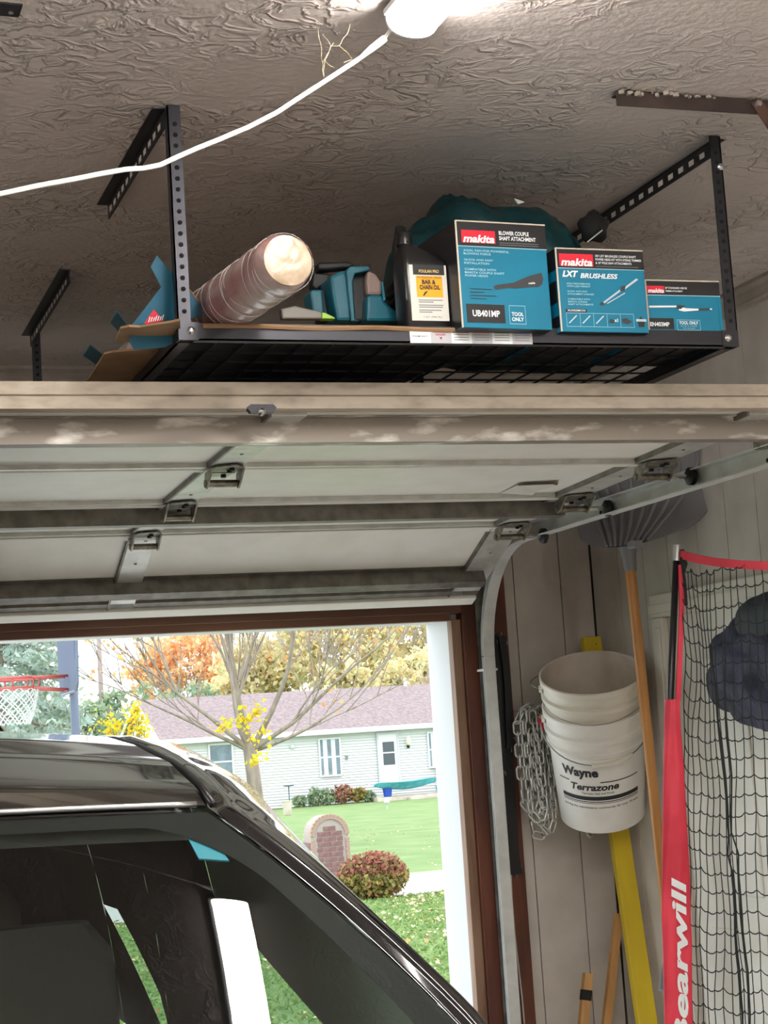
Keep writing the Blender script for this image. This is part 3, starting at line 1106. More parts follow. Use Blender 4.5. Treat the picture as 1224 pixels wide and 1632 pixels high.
b = strip_mesh(b1, [[(.070 + .105 * a, h * (.385 + .10 * a + q)) for a, q in ((.0, -.012), (.04, -.025), (.30, -.03), (.42, -.045), (.80, -.06), (.88, -.07), (.97, -.05), (1.0, .0), (.97, .06), (.86, .055), (.72, .05), (.55, .03), (.40, .012), (.05, .018), (.0, .010))]], 'tool_dark', 2, 'blower_picture')
text_mb('makita', (.143, -.0016, h * .425), (math.cos(.1), 0, math.sin(.1)), (-math.sin(.1), 0, math.cos(.1)), width=.014, bold=.03).build('lettering', 'print_white', b, local=True)
for i in range(4):
    rect(b1, .020, h * (.36 - .03 * i), .020 + (.045, .030, .054, .034)[i], h * (.36 - .03 * i) + .0012, 'print_dark', 2, 'small_print')
rect(b1, .010, h * .05, .089, h * .222, 'box_black', 2, 'model_panel')
btext(b1, 'UB401MP', .022, h * .105, 'print_white', width=.056, height=.0125, bold=.03)
b = MB()
for (u0, v0, u1, v1) in ((.098, .045, .132, .050), (.098, .215, .132, .220), (.098, .045, .0988, .220), (.1312, .045, .132, .220)):
    b.face([(u0, -.001, h * v0), (u1, -.001, h * v0), (u1, -.001, h * v1), (u0, -.001, h * v1)])
b.build('outline_badge', 'print_soft', b1, local=True)
btext(b1, 'TOOL', .115, h * .120, 'print_white', width=.025, height=.0075, bold=.03, align='CENTER')
btext(b1, 'ONLY', .115, h * .072, 'print_white', width=.025, height=.0075, bold=.03, align='CENTER')

# brushless kit box
w, h = .187, .163
b2 = printed_box('tool_box', 'teal kit box with a row of small icons, middle of the three', V((1.432, 2.982, DK + .001)), w, .27, h, math.radians(.5))
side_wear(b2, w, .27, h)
rect(b2, 0, h * .765, w, h, 'box_black', 1, 'black_band')
rect(b2, 0, h * .757, w, h * .766, 'print_soft', 2, 'pale_line')
brand(b2, .006, h * .785, .078, h * .935)
for i, s in enumerate(('18V LXT BRUSHLESS COUPLE SHAFT', 'POWER HEAD KIT WITH STRING TRIMMER', '& 10" POLE SAW ATTACHMENTS')):
    btext(b2, s, .083, h * (.905 - .042 * i), 'print_white', width=(.088, .099, .077)[i], height=.0046, bold=.02)
rect(b2, .083, h * .79, .175, h * .79 + .001, 'print_grey', 2, 'small_print')
btext(b2, 'LXT', .010, h * .655, 'print_white', width=.034, height=.0125, shear=.3, bold=.05)
btext(b2, 'BRUSHLESS', .048, h * .645, 'print_white', width=.080, height=.0098, shear=.25, bold=.03)
for i, s in enumerate(('HIGH PERFORMANCE', 'WITH LESS WEIGHT', None, 'QUICK AND EASY', 'ATTACHMENT CHANGES', None, 'COMPATIBLE WITH', 'MAKITA COUPLE', 'SHAFT ATTACHMENTS')):
    if s:
        btext(b2, s, .018, h * (.565 - .031 * i), 'print_soft', width=.0031 * len(s), height=.0033, bold=.02)
strip_mesh(b2, [[(.088, h * .345), (.092, h * .335), (.136, h * .515), (.133, h * .53)], [(.138, h * .535), (.141, h * .52), (.172, h * .645), (.168, h * .66)],
                [(.100, h * .35), (.102, h * .343), (.142, h * .475), (.140, h * .482)]], 'print_silver', 2, 'pole_picture')
strip_mesh(b2, [[(.084, h * .325), (.094, h * .318), (.094, h * .36), (.087, h * .36)], [(.130, h * .50), (.140, h * .50), (.144, h * .57), (.134, h * .56)]], 'tool_dark', 3, 'pole_grip')
rect(b2, .012, h * .232, .056, h * .272, 'box_black', 2, 'model_panel')
btext(b2, 'XUX02SM1X4', .015, h * .242, 'print_white', width=.038, height=.0038, bold=.02)
b = MB()
for i in range(6):
    u = .012 + .0286 * i
    b.face([(u, -.001, h * .06), (u + .0007, -.001, h * .06), (u + .0007, -.001, h * .225), (u, -.001, h * .225)])
for v_ in (.06, .220):
    b.face([(.012, -.001, h * v_), (.1557, -.001, h * v_), (.1557, -.001, h * v_ + .0008), (.012, -.001, h * v_ + .0008)])
b.build('icon_frames', 'print_soft', b2, local=True)
for i in range(3):
    u = .016 + .0286 * i
    strip_mesh(b2, [[(u, h * .105), (u + .002, h * .097), (u + .019, h * .19), (u + .017, h * .20)]], 'print_silver', 2, 'icon_tool')
strip_mesh(b2, [[(.101, h * .12), (.112, h * .11), (.114, h * .15), (.104, h * .16)]], 'tool_dark', 2, 'icon_battery')
btext(b2, 'x1', .113, h * .125, 'print_white', width=.008, bold=.03)
strip_mesh(b2, [[(.130, h * .12), (.142, h * .10), (.152, h * .13), (.140, h * .175), (.130, h * .165)]], 'tool_dark', 2, 'icon_charger')
strip_mesh(b2, [[(.165, h * .07), (.177, h * .07), (.179, h * .14), (.171, h * .20), (.163, h * .14)]], 'print_dark', 2, 'badge_shield')
rect(b2, .160, h * .135, .182, h * .165, 'print_silver', 3, 'badge_bar')

# low box at the right
w, h = .163, .111
b3 = printed_box('tool_box', 'low teal box with a white hedge trimmer picture, at the right post', V((1.630, 3.004, DK + .001)), w, .27, h, math.radians(-.5))
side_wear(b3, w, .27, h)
rect(b3, 0, h * .735, w, h, 'box_black', 1, 'black_band')
rect(b3, 0, h * .722, w, h * .735, 'print_soft', 2, 'pale_line')
brand(b3, .002, h * .765, .040, h * .895)
btext(b3, '20" STANDARD HEDGE', .042, h * .845, 'print_white', width=.048, height=.0040, bold=.02)
btext(b3, 'TRIMMER ATTACHMENT', .042, h * .790, 'print_white', width=.038, height=.0034, bold=.02)
for pl, mm_, ly, nm_ in (([(.004, h * .500), (.064, h * .515), (.064, h * .545), (.004, h * .535)], 'print_white', 2, 'trimmer_shaft'),
                         ([(.068, h * .46), (.080, h * .44), (.112, h * .465), (.112, h * .495), (.085, h * .50), (.070, h * .53)], 'print_white', 2, 'trimmer_body'),
                         ([(.137, h * .48), (.142, h * .48), (.142, h * .505), (.137, h * .505)], 'print_white', 2, 'trimmer_tip'),
                         ([(.062, h * .50), (.072, h * .48), (.084, h * .545), (.066, h * .56)], 'tool_dark', 3, 'trimmer_grip'),
                         ([(.112, h * .465), (.137, h * .475), (.137, h * .51), (.112, h * .50)], 'tool_dark', 3, 'trimmer_blade')):
    strip_mesh(b3, [pl], mm_, ly, nm_)
rect(b3, .0, h * .115, .055, h * .315, 'box_black', 2, 'model_panel')
btext(b3, 'EN403MP', .003, h * .165, 'print_white', width=.042, height=.0085, bold=.03)
b = MB()
for (u0, v0, u1, v1) in ((.062, .10, .113, .108), (.062, .282, .113, .29), (.062, .10, .0627, .29), (.1123, .10, .113, .29)):
    b.face([(u0, -.001, h * v0), (u1, -.001, h * v0), (u1, -.001, h * v1), (u0, -.001, h * v1)])
b.build('outline_badge', 'print_soft', b3, local=True)
btext(b3, 'TOOL ONLY', .0875, h * .205, 'print_white', width=.042, height=.0066, bold=.03, align='CENTER')
btext(b3, 'BATTERY & CHARGER', .0875, h * .165, 'print_soft', width=.036, height=.0026, align='CENTER')
btext(b3, 'NOT INCLUDED', .0875, h * .125, 'print_soft', width=.026, height=.0026, align='CENTER')
# a bit of tape on the right corner of that box
MB().box2((w - .006, -.001, .004), (w + .0008, .0005, h * .7)).build('worn_edge', 'teal_print', b3, local=True)

# oil jug
jx0, jx1 = 1.131, 1.2195
jz = TOPZ
jug = thing('oil_jug', ((jx0 + jx1) / 2, 3.03, jz), 'black plastic bar and chain oil jug with a white and yellow label', 'oil jug')


def rrect(x0, x1, y0, y1, z, r, n=5):
    pts = []
    for (cx, cy, a0) in ((x1 - r, y1 - r, 0), (x0 + r, y1 - r, PI / 2), (x0 + r, y0 + r, PI), (x1 - r, y0 + r, 3 * PI / 2)):
        for i in range(n + 1):
            a = a0 + PI / 2 * i / n
            pts.append(V((cx + r * math.cos(a), cy + r * math.sin(a), z)))
    return pts


JY0, JY1 = 3.008, 3.075
prof_j = [(0, .003, 0), (0, 0, .004), (0, 0, .127), (.003, .002, .134), (.018, .006, .147), (.040, .012, .160), (.054, .017, .168), (.060, .019, .176)]
rings = [rrect(jx0 + a * .12 + (.0 if a else 0), jx1 - a, JY0 + b_, JY1 - b_, jz + z, .012) for a, b_, z in prof_j]
MB().loft(rings).build('body', 'jug_black', jug, auto=50)
MB().lathe([(0, .024), (.013, .024), (.0145, .021), (.0145, .003), (.016, .002), (.016, 0)], (jx0 + .018, (JY0 + JY1) / 2, jz + .171), (0, 0, 1), 20).build('cap', 'jug_black', jug, auto=40)
lx0_, lx1_, lz0_, lz1_ = jx0 + .010, jx1 - .004, jz + .018, jz + .125
lab = MB().box2((lx0_, JY0 - .0009, lz0_), (lx1_, JY0 + .001, lz1_)).build('front_label', 'jug_label', jug, bevel=.0004)
LW, LH = lx1_ - lx0_, lz1_ - lz0_


def jrect(u0, v0, u1, v1, m, layer, name):
    y = JY0 - .0009 - .0004 * layer
    return MB().face([(lx0_ + LW * u0, y, lz0_ + LH * v0), (lx0_ + LW * u1, y, lz0_ + LH * v0), (lx0_ + LW * u1, y, lz0_ + LH * v1), (lx0_ + LW * u0, y, lz0_ + LH * v1)]).build(name, m, lab)


jrect(.10, .82, .94, 1.0, 'box_black', 1, 'label_black')
jrect(.17, .42, .87, .80, 'jug_yellow', 1, 'label_yellow')


def jtext(s, u, v, wd, ht, m, al='CENTER', bold=.03):
    text_mb(s, (lx0_ + LW * u, JY0 - .0026, lz0_ + LH * v), (1, 0, 0), (0, 0, 1), width=wd, height=ht, bold=bold, align=al).build('lettering', m, lab)


jtext('POULAN PRO', .52, .855, .040, .0060, 'gold_text')
jtext('PROFESSIONAL GRADE', .52, .752, .047, .0038, 'angle_rust', bold=.0)
jtext('BAR &', .50, .650, .027, .0085, 'print_ink')
jtext('CHAIN OIL', .52, .555, .041, .0088, 'print_ink')
MB().prism([(lx0_ + LW * .32, JY0 - .0024, lz0_ + LH * .445), (lx0_ + LW * .36, JY0 - .0024, lz0_ + LH * .445), (lx0_ + LW * .47, JY0 - .0024, lz0_ + LH * .535), (lx0_ + LW * .38, JY0 - .0024, lz0_ + LH * .51)], (0, .0004, 0)).build('saw_mark', 'print_ink', lab)
for i, (u1, v_) in enumerate(((.85, .36), (.60, .325), (.86, .27), (.84, .235), (.80, .18), (.55, .145))):
    jrect(.20, v_, u1, v_ + .016, 'print_grey', 1, 'small_print')
jtext('1 QT. (946 ML)', .55, .045, .036, .0036, 'print_ink', bold=.0)

# ------------------------------------------------------------------ film-wrapped roll
E0 = aY(459, 415, 2.752)
rad = .0495
far = aY(300, 530, 3.42)
far = V((.735, 3.60, TOPZ + rad + .004))
E0 = V((E0.x, E0.y, max(E0.z, TOPZ + rad + .001)))
ax = (far - E0).normalized()
roll = thing('wrapped_roll', (far.x, far.y, TOPZ), 'long roll bundled in clear stretch film, its pale end sticking out over the rack edge', 'roll')
L = (far - E0).length
side = ax.orthogonal().normalized()
b = MB()
up_ = ax.cross(side)


def rollpt(u, v_):
    a = 2 * PI * u
    s = v_ * L
    wr = .0016 * math.sin(a * 3 + s * 60) + .0018 * nz3((math.cos(a) * 2, math.sin(a) * 2, s * 18)) + .0012 * math.sin(s * 140 + a)
    r = rad + wr - (.007 * (1 - min(1, s / .018)) ** 2)
    return E0 + ax * s + (side * math.cos(a) + up_ * math.sin(a)) * r


b.grid(rollpt, 40, 110, True)
b.build('film_wrap', 'wrap_film', roll, smooth=True)
b = MB()


def endpt(u, v_):
    a = 2 * PI * u
    r = (rad - .0065) * v_ + 1e-4
    bul = -.004 * (1 - v_ ** 3) + .0022 * nz3((math.cos(a) * r * 60, math.sin(a) * r * 60, 3.1)) * (1 - v_ ** 6) + .0010 * nz3((math.cos(a) * r * 40, math.sin(a) * r * 260, 8.0))
    return E0 + ax * bul + (side * math.cos(a) + up_ * math.sin(a)) * r


b.grid(endpt, 40, 16, True)
b.build('bundle_end', 'wrap_end', roll, smooth=True)
b = MB()
b.lathe([(0, 0), (rad - .002, 0), (rad - .001, -.004)], far, ax, 24).build('far_end', 'wrap_film', roll)
for k in range(22):
    s0 = .02 + k * .030 + random.uniform(-.01, .01)
    tl_, ph_ = random.uniform(.008, .03), random.uniform(0, 6.28)
    pts = []
    for i in range(28):
        a = 2 * PI * i / 28
        s_ = max(.012, s0 + tl_ * math.sin(a + ph_))
        pts.append(E0 + ax * s_ + (side * math.cos(a) + up_ * math.sin(a)) * (rad + .0018))
    MB().tube(pts, random.uniform(.0003, .0006), 5, closed=True).build('film_ridge', 'wrap_film_pale', roll)

# ------------------------------------------------------------------ chainsaw and hand tool
cs = thing('chainsaw', (1.09, 3.28, TOPZ), 'teal plastic chainsaw body with dark handles between the roll and the jug', 'chainsaw')


def px_prism(pts, Y, depth, name, m, parent, bevel=.003, tilt=0.0):
    b = MB()
    b.prism([aY(x, y, Y + tilt * i) for i, (x, y) in enumerate(pts)], (0, depth, 0))
    return b.build(name, m, parent, bevel=bevel)


def drop(pts, Y, zmin):
    return pts


hs = px_prism([(526, 440), (545, 431), (556, 431), (561, 470), (567, 511), (537, 511), (531, 475)], 3.14, .07, 'motor_housing', 'saw_teal', cs, .006)
px_prism([(552, 432), (558, 424), (587, 424), (592, 430), (566, 436), (562, 450), (566, 508), (574, 512), (560, 512), (556, 470)], 3.13, .03, 'housing_rim', 'saw_teal', hs, .003)
px_prism([(560, 430), (590, 430), (603, 448), (600, 500), (590, 512), (566, 512), (562, 460)], 3.16, .06, 'clutch_cover', 'saw_black', cs, .005)
px_prism([(586, 430), (600, 436), (609, 450), (609, 470), (586, 470), (584, 448)], 3.135, .035, 'handle_grip', 'saw_grey', cs, .006)
px_prism([(586, 469), (609, 469), (613, 480), (637, 499), (643, 512), (584, 512)], 3.13, .06, 'rear_housing', 'saw_teal', cs, .006)
px_prism([(608, 448), (611, 449), (615, 478), (611, 480)], 3.13, .03, 'side_rib', 'saw_teal', cs, .001)
px_prism([(494, 464), (499, 461), (514, 461), (517, 500), (500, 502)], 3.17, .05, 'tank', 'saw_teal', cs, .004)
px_prism([(513, 462), (527, 440), (534, 475), (540, 512), (516, 512)], 3.19, .06, 'front_cover', 'saw_black', cs, .004)
px_prism([(507, 418), (556, 416), (566, 421), (560, 426), (520, 430), (508, 430)], 3.20, .03, 'top_handle', 'saw_black', cs, .004)
px_prism([(500, 434), (522, 436), (526, 446), (505, 462), (498, 455)], 3.22, .03, 'hand_guard', 'saw_black', cs, .003)
px_prism([(613, 462), (640, 430), (648, 440), (642, 512), (620, 490)], 3.24, .04, 'bar_cover', 'saw_black', cs, .003)
MB().tube([aY(612, 478, 3.145), aY(634, 464, 3.2), aY(640, 470, 3.22), aY(618, 488, 3.15)], .004, 6).build('brake_lever', 'saw_black', cs)
pt = thing('pruning_tool', aY(506, 500, 3.06), 'slim grey hand tool with a lime green tip lying on the cardboard', 'hand tool')
z0 = TOPZ + .0065
px_prism([(448, 492), (470, 487), (514, 497), (514, 508), (450, 508)], 3.045, .018, 'grip', 'tool_silver', pt, .003)
px_prism([(513.5, 497), (518, 498), (533, 505), (535, 508), (513.5, 508)], 3.043, .020, 'tip', 'green_cap', pt, .003)

# ------------------------------------------------------------------ nylon bag behind the boxes
bag = thing('nylon_bag', (1.45, 3.42, TOPZ), 'dark green nylon storage bag slumped behind the teal boxes', 'bag')
bw = [(0.0, 2.62, .02), (.04, 2.80, .08), (.10, 2.850, .10), (.20, 2.892, .12), (.32, 2.925, .13), (.42, 2.928, .135), (.52, 2.915, .13), (.62, 2.912, .125), (.74, 2.905, .12), (.86, 2.885, .10), (.95, 2.850, .075), (1.0, 2.80, .03)]


def bag_top(t):
    for (a, b_) in zip(bw, bw[1:]):
        if t <= b_[0]:
            k = (t - a[0]) / (b_[0] - a[0])
            k = k * k * (3 - 2 * k)
            return a[1] + (b_[1] - a[1]) * k, a[2] + (b_[2] - a[2]) * k
    return bw[-1][1], bw[-1][2]


def bagpt(u, v_):
    t = v_
    zt, hw = bag_top(t)
    a = 2 * PI * u
    x = 1.235 + .455 * t
    zb = TOPZ + .004
    zc, hz = (zt + zb) / 2, (zt - zb) / 2
    yy = 3.40 + hw * math.cos(a)
    zz = zc + hz * math.sin(a) * (1 - .0 * math.cos(a))
    p = V((x, yy, zz))
    f = nz3((x * 7, yy * 7, zz * 12)) * .012 + nz3((x * 14 + 5 + zz * 10, yy * 12, zz * 30)) * .008 - abs(nz3((x * 7 + zz * 16 + yy * 8, yy * 3 - x * 3, zz * 5))) * .036
    dirv = V((0, math.cos(a), math.sin(a)))
    p += dirv * f * min(1, t * 8, (1 - t) * 8)
    p.z = min(max(p.z, zb), CZ - .012)
    return p


b = MB()
b.grid(bagpt, 72, 90, True)
b.build('shell', 'bag_teal', bag, smooth=True)
# black gathered end and its drawstring
b = MB()
c = aY(946, 362, 3.36)


def gather(u, v_):
    a, q = 2 * PI * u, PI * v_
    r = .030 + .004 * math.sin(a * 5) * math.sin(q)
    return c + V((r * 1.1 * math.sin(q) * math.cos(a), r * math.cos(q), r * 1.15 * math.sin(q) * math.sin(a)))


b.grid(gather, 24, 14, True)
b.build('gathered_end', 'fabric_black', bag, smooth=True)
MB().tube([aY(936, 386, 3.30), aY(946, 378, 3.29), aY(960, 367, 3.30)], .0014, 6).build('drawstring', 'cord_white', bag)
MB().prism([aY(820, 316, 3.30), aY(837, 322, 3.30), aY(826, 325, 3.30)], (0, .004, 0)).build('care_tag', 'print_white', bag)
b = MB()
pts = [aY(638, 362, 3.2), aY(636, 395, 3.2), aY(637, 440, 3.21), aY(640, 505, 3.22)]
b.tube(pts, [.010, .014, .014, .012], 10)
b.build('hanging_strap', 'fabric_black', bag, smooth=True)

# ------------------------------------------------------------------ flattened teal carton at the left
ct = thing('flattened_carton', (.70, 3.2, DK), 'unfolded teal carton with torn flaps jutting past the left post', 'carton')
tl = [(250, 407), (266, 425), (277, 441), (302, 462), (322, 488), (322, 503), (290, 511), (284, 541), (262, 553), (214, 557), (206, 545), (211, 517), (257, 457), (240, 425)]
b = MB()
b.prism([aY(x, y, 3.032 + (y - 407) * .0002) for x, y in tl], (.001, .004, 0))
main = b.build('printed_side', 'teal_shaded', ct)
MB().prism([aY(x, y, 3.030 + (y - 407) * .0002) for x, y in ((230, 515), (245, 493), (261, 511), (240, 517))], (0, .001, 0)).build('red_badge', 'box_red', main)
b = MB()
for i in range(7):
    x, y = 236 + i * 3.6, 514 - i * .6
    b.prism([aY(x, y, 3.046), aY(x + 1.6, y - 1, 3.046), aY(x + 4.0, y - 9 + (i % 3), 3.046), aY(x + 2.6, y - 9 + (i % 3), 3.046)], (0, .001, 0))
b.build('torn_paper', 'print_white', main)
MB().tube([aY(302, 462, 3.043), aY(322, 488, 3.048)], .0016, 5).build('raw_edge', 'cardboard', main)
zf = DK + .0006
for pl, m_ in (([(184, 544), (192, 524), (206, 521), (223, 522), (274, 514), (287, 511), (288, 540), (262, 545), (206, 545)], 'cardboard'),
               ([(137, 611), (166, 565), (178, 562), (220, 558), (254, 552), (250, 575), (240, 600), (236, 611)], 'cardboard')):
    pts = [aZ(x, y, zf) for x, y in pl]
    fl = MB().prism(pts, (0, 0, .004)).build('flap', m_, ct)
for pl in ([(187, 497), (202, 519), (189, 529), (176, 514)], [(144, 551), (164, 567), (153, 581), (133, 567)]):
    z_ = 2.552
    pts = [aZ(x, y, z_ + .004) for x, y in pl]
    MB().prism(pts, (0, 0, .003)).build('tab', 'teal_shaded', ct)

# ================================================================== CEILING LIGHT, CORD, BRACKETS
def shop_light(x, y0, y1, label):
    t = thing('shop_light', (x, (y0 + y1) / 2, CZ - .075), label, 'ceiling light', 'linked shop lights on the ceiling')
    wv, hv = .044, .042
    zt = CZ - .006
    MB().box2((x - wv - .004, y0 + .004, zt - .010), (x + wv + .002, y1 - .004, zt)).build('housing', 'lamp_body', t, bevel=.002)
    # round-bottomed diffuser
    rings = []
    for y in (y0 + .006, y1 - .006):
        rings.append([V((x + (wv - .003) * math.cos(a), y, zt - .010 - (hv - .010) * abs(math.sin(a)) ** .6)) for a in [PI + PI * i / 14 for i in range(15)]])
    MB().loft(rings).build('diffuser', 'lamp_diffuser', t, auto=50)
    for y, s in ((y0, 1), (y1, -1)):
        r0 = [V((x + wv * math.cos(a), y, zt - .004 - (hv - .002) * abs(math.sin(a)) ** .6)) for a in [PI + PI * i / 14 for i in range(15)]]
        r0 = [V((x - wv, y, zt))] + r0 + [V((x + wv, y, zt))]
        r1 = [p + V((0, s * .006, 0)) for p in r0]
        MB().loft([r0, r1]).build('end_cap', 'lamp_body', t)
    for y in (y0 + .25, y1 - .25):
        MB().box2((x - .012, y - .02, zt), (x + .012, y + .02, CZ)).build('clip', 'bolt_zinc', t)
    return t


LY1 = 2.525
shop_light(.990, LY1 - 1.2, LY1, 'glowing white strip light on the ceiling with a white cord at its end')
shop_light(-1.15, LY1 - 1.2, LY1, 'second white strip light linked by cord across the ceiling')
shop_light(1.95, .15, 1.35, 'third white strip light, added out of view by the right wall to brighten it')  # added lamp, out of frame, lights the ceiling and wall at right
shop_light(-1.15, -1.3, -.1, 'unseen white strip light added at the back left for more room light')  # unseen lamp added to raise the general light from the back left
shop_light(.990, -1.9, -.7, 'unseen white strip light added behind the camera to lift the room light')  # another added lamp, never in view, for more bounce off the floor

cord_px = [(612, 62), (598, 75), (566, 98), (520, 128), (478, 155), (440, 180), (395, 203), (350, 222), (315, 236), (283, 250), (255, 263), (230, 268), (200, 270), (160, 277), (120, 285), (60, 296), (0, 309)]
pts = [aY(x, y, 2.545 - .0006 * i) for i, (x, y) in enumerate(cord_px)]
last = pts[-1]
ex = [V((last.x - .13 * k, 2.49, last.z - .030 * k + .0065 * k * k)) for k in range(1, 11)]
ex += [V((-1.1, 2.485, 2.86)), V((-1.14, 2.48, CZ - .03))]
cd = thing('power_cord', (pts[0].x, 2.5, pts[0].z), 'white power cord sagging across the ceiling from the strip light', 'cord')
start = [V((.972, LY1 - .004, CZ - .028)), V((.962, LY1 + .008, CZ - .028))]
for off in (-.0021, .0021):
    MB().tube([p + V((0, off * .3, off)) for p in start + pts + ex], .0021, 8).build('conductor', 'cord_white', cd, smooth=True)
a, b_ = pts[0], pts[2]
MB().tube([a + (a - b_) * .02, a.lerp(b_, .45), a.lerp(b_, .9)], [.0062, .0058, .0028], 10).build('connector', 'cord_white', cd, smooth=True)

# cobweb between the cord and the ceiling
cw = thing('cobweb', aY(520, 110, 2.5), 'wisp of dusty cobweb hanging above the white cord', 'cobweb')
webs = [[(516, 122), (514, 100), (511, 70), (503, 32)], [(516, 122), (518, 95), (527, 75), (540, 72)], [(540, 72), (552, 82), (562, 95), (548, 100)], [(518, 95), (524, 104), (533, 108)],
        [(527, 75), (521, 62), (514, 55)], [(540, 72), (552, 55), (558, 38)], [(514, 100), (522, 85), (532, 68)]]
b = MB()
for wl in webs:
    pts = []
    for i, (x, y) in enumerate(wl):
        pts.append(aY(x, y, 2.515))
    fine = []
    for p, q in zip(pts, pts[1:]):
        for k in range(5):
            r = p.lerp(q, k / 5)
            fine.append(r + V((nz3(r, 90), 0, nz3(r + V((3, 3, 3)), 90))) * .0022)
    fine.append(pts[-1])
    b.tube(fine, .00032, 4)
b.build('silk', 'cobweb_silk', cw)

# old opener hanger: angle iron on the ceiling with a diagonal brace
hg = thing('opener_hanger', (1.62, 2.80, CZ - .05), 'rusty brown angle iron bolted to the ceiling with a diagonal brace', 'bracket')
p0, p1 = aZ(981, 148, CZ - .006), aZ(1290, 172, CZ - .006)
p1 = V((p1.x, p0.y - .012, p0.z))
hgy = p0.y
m = MB()
m.box2((p0.x, hgy - .003, CZ - .031), (p1.x + .25, hgy, CZ - .004))
m.box2((p0.x + .005, hgy - .001, CZ - .0065), (p1.x + .25, hgy + .026, CZ - .0035))
m.build('angle_bar', 'angle_iron', hg)
q0 = aY(1204, 160, hgy - .006)
q1 = aY(1245, 232, hgy - .006)
MB().beam(q0, V((2.15, hgy - .010, 2.372)), .024, .003, (0, 1, 0)).build('brace', 'angle_rust', hg)
MB().lathe([(0, .006), (.006, .006), (.007, 0)], aY(1208, 166, hgy - .008), (0, -1, 0), 6).build('bolt', 'bolt_zinc', hg)
b = MB()
for i in range(26):
    q = V((p0.x + .005 + random.random() ** 1.5 * .2, hgy - .004 - random.random() * .004, CZ - .003 - random.random() * .006))
    s = .003 + random.random() * .004
    b.box(q, (s * 1.6, s, s), Matrix.Rotation(random.random() * 3, 3, 'Z'))
b.build('plaster_crumbs', 'plaster_crumb', hg)['kind'] = 'stuff'

# corner of another perforated bracket, top left
bl = thing('perforated_bracket', aZ(10, 10, CZ - .004), 'end of a dark perforated steel strap screwed to the ceiling at the upper left', 'bracket')
q = aZ(30, 25, CZ - .001)
MB().box2((q.x - .22, q.y - .045, CZ - .0035), (q.x, q.y, CZ - .0005)).build('strap', 'rack_black', bl)
for i in range(5):
    MB().lathe([(0, .0008), (.0042, .0008), (.0042, 0)], (q.x - .014 - .04 * i, q.y - .014, CZ - .0035), (0, 0, -1), 12).build('screw', 'bolt_zinc', bl)

# ================================================================== RIGHT CORNER
# two nested pails, tipped towards the room, hung from the wall by the upper one's bail
TILT = math.radians(26)
KP = 1.032
rc = aY(943, 1071, 4.85)
tow = V((-rc.x, -rc.y, 0)).normalized()
axu = (V((0, 0, 1)) * math.cos(TILT) + tow * math.sin(TILT)).normalized()
xl = V((-tow.y, tow.x, 0)).normalized()
if xl.x < 0:
    xl = -xl                       # image-right across the pail
fr = axu.cross(xl)                 # towards the wall or the room
if fr.dot(tow) < 0:
    fr = -fr                       # pail front, facing the camera
RR = .1525


def pail_profile(inside=True):
    o = [(.0, -.352), (.120, -.352), (.126, -.366), (.1415, -.118), (.1490, -.112), (.1490, -.102), (.1425, -.097), (.1440, -.072), (.1530, -.068), (.1530, -.056), (.1450, -.051), (.1455, -.024), (.1535, -.020), (.1545, -.003), (.1510, 0.0)]
    return [(a * KP, c * KP) for a, c in o]


def pail(name, label, top, m_out, parent_group):
    t = thing(name, top - axu * .352, label, 'bucket', parent_group)
    body = MB().lathe(pail_profile(), top, axu, 56, xl).build('pail', m_out, t, auto=35)
    MB().lathe([(a * KP, c * KP) for a, c in ((.1510, 0), (.1465, -.002), (.1430, -.03), (.1385, -.12), (.123, -.342), (0, -.344))], top, axu, 56, xl).build('inside', 'bucket_inside', t, auto=35)
    for s in (-1, 1):
        c = top + xl * s * .153 - axu * .045
        MB().lathe([(0, .010), (.010, .010), (.014, 0)], c, xl * s, 14).build('ear', m_out, t, auto=35)
    return t


top_hi = rc
top_lo = rc - axu * .100
p_lo = pail('pail_bucket', 'white pail printed with dark lettering, lower of the two nested buckets', top_lo, 'bucket_white', 'nested white pails')
p_hi = pail('pail_bucket', 'plain white pail nested in the printed one, its open rim on top', top_hi, 'bucket_cream', 'nested white pails')
# lower pail's bail hangs down across its front with a grip
pts = []
for i in range(25):
    a = PI * i / 24
    s = -math.cos(a)
    dn = math.sin(a) ** .8
    r_at = .150 - .03 * dn * .6
    ang = math.asin(max(-1, min(1, s * .99)))
    pts.append(top_lo + xl * math.sin(ang) * (.168 if abs(s) > .9 else .166) + fr * math.cos(ang) * (.164) - axu * (.045 + .085 * dn))
MB().tube(pts, .0021, 6).build('bail', 'bail_wire', p_lo, smooth=True)
MB().tube([p.copy() for p in pts[11:18]], .0068, 8).build('grip', 'bucket_cream', p_lo, smooth=True)
# upper pail's bail runs back to a hook on the wall
hook = V((2.43, WY - .030, 1.985))
pts = []
ear_l, ear_r = top_hi - xl * .160 - axu * .045, top_hi + xl * .160 - axu * .045
for i in range(13):
    k = i / 12
    pts.append(ear_l.lerp(hook, k) + V((-.11 * math.sin(PI * k) * (1 - k), 0, .0)))
for i in range(1, 13):
    k = i / 12
    pts.append(hook.lerp(ear_r, k) + V((.045 * math.sin(PI * k), 0, -.05 * math.sin(PI * k))))
MB().tube(pts, .0015, 6).build('bail', 'bail_wire', p_hi, smooth=True)
a = math.radians(-78)
pts = []
for i in range(13):
    aa = -PI * .46 + PI * .92 * i / 12
    pts.append(top_hi + xl * math.sin(aa) * .1585 + fr * math.cos(aa) * .1585 - axu * (.062 + .038 * math.cos(aa)))
MB().tube(pts, .0013, 6).build('front_wire', 'bail_wire', p_hi, smooth=True)
nl = MB().tube([V((2.43, WY, 1.994)), V((2.43, WY - .045, 1.981))], .0025, 8).build('wall_nail', 'bolt_zinc')
tag(nl, 'small nail in the corner wall holding the bucket handle', 'nail')


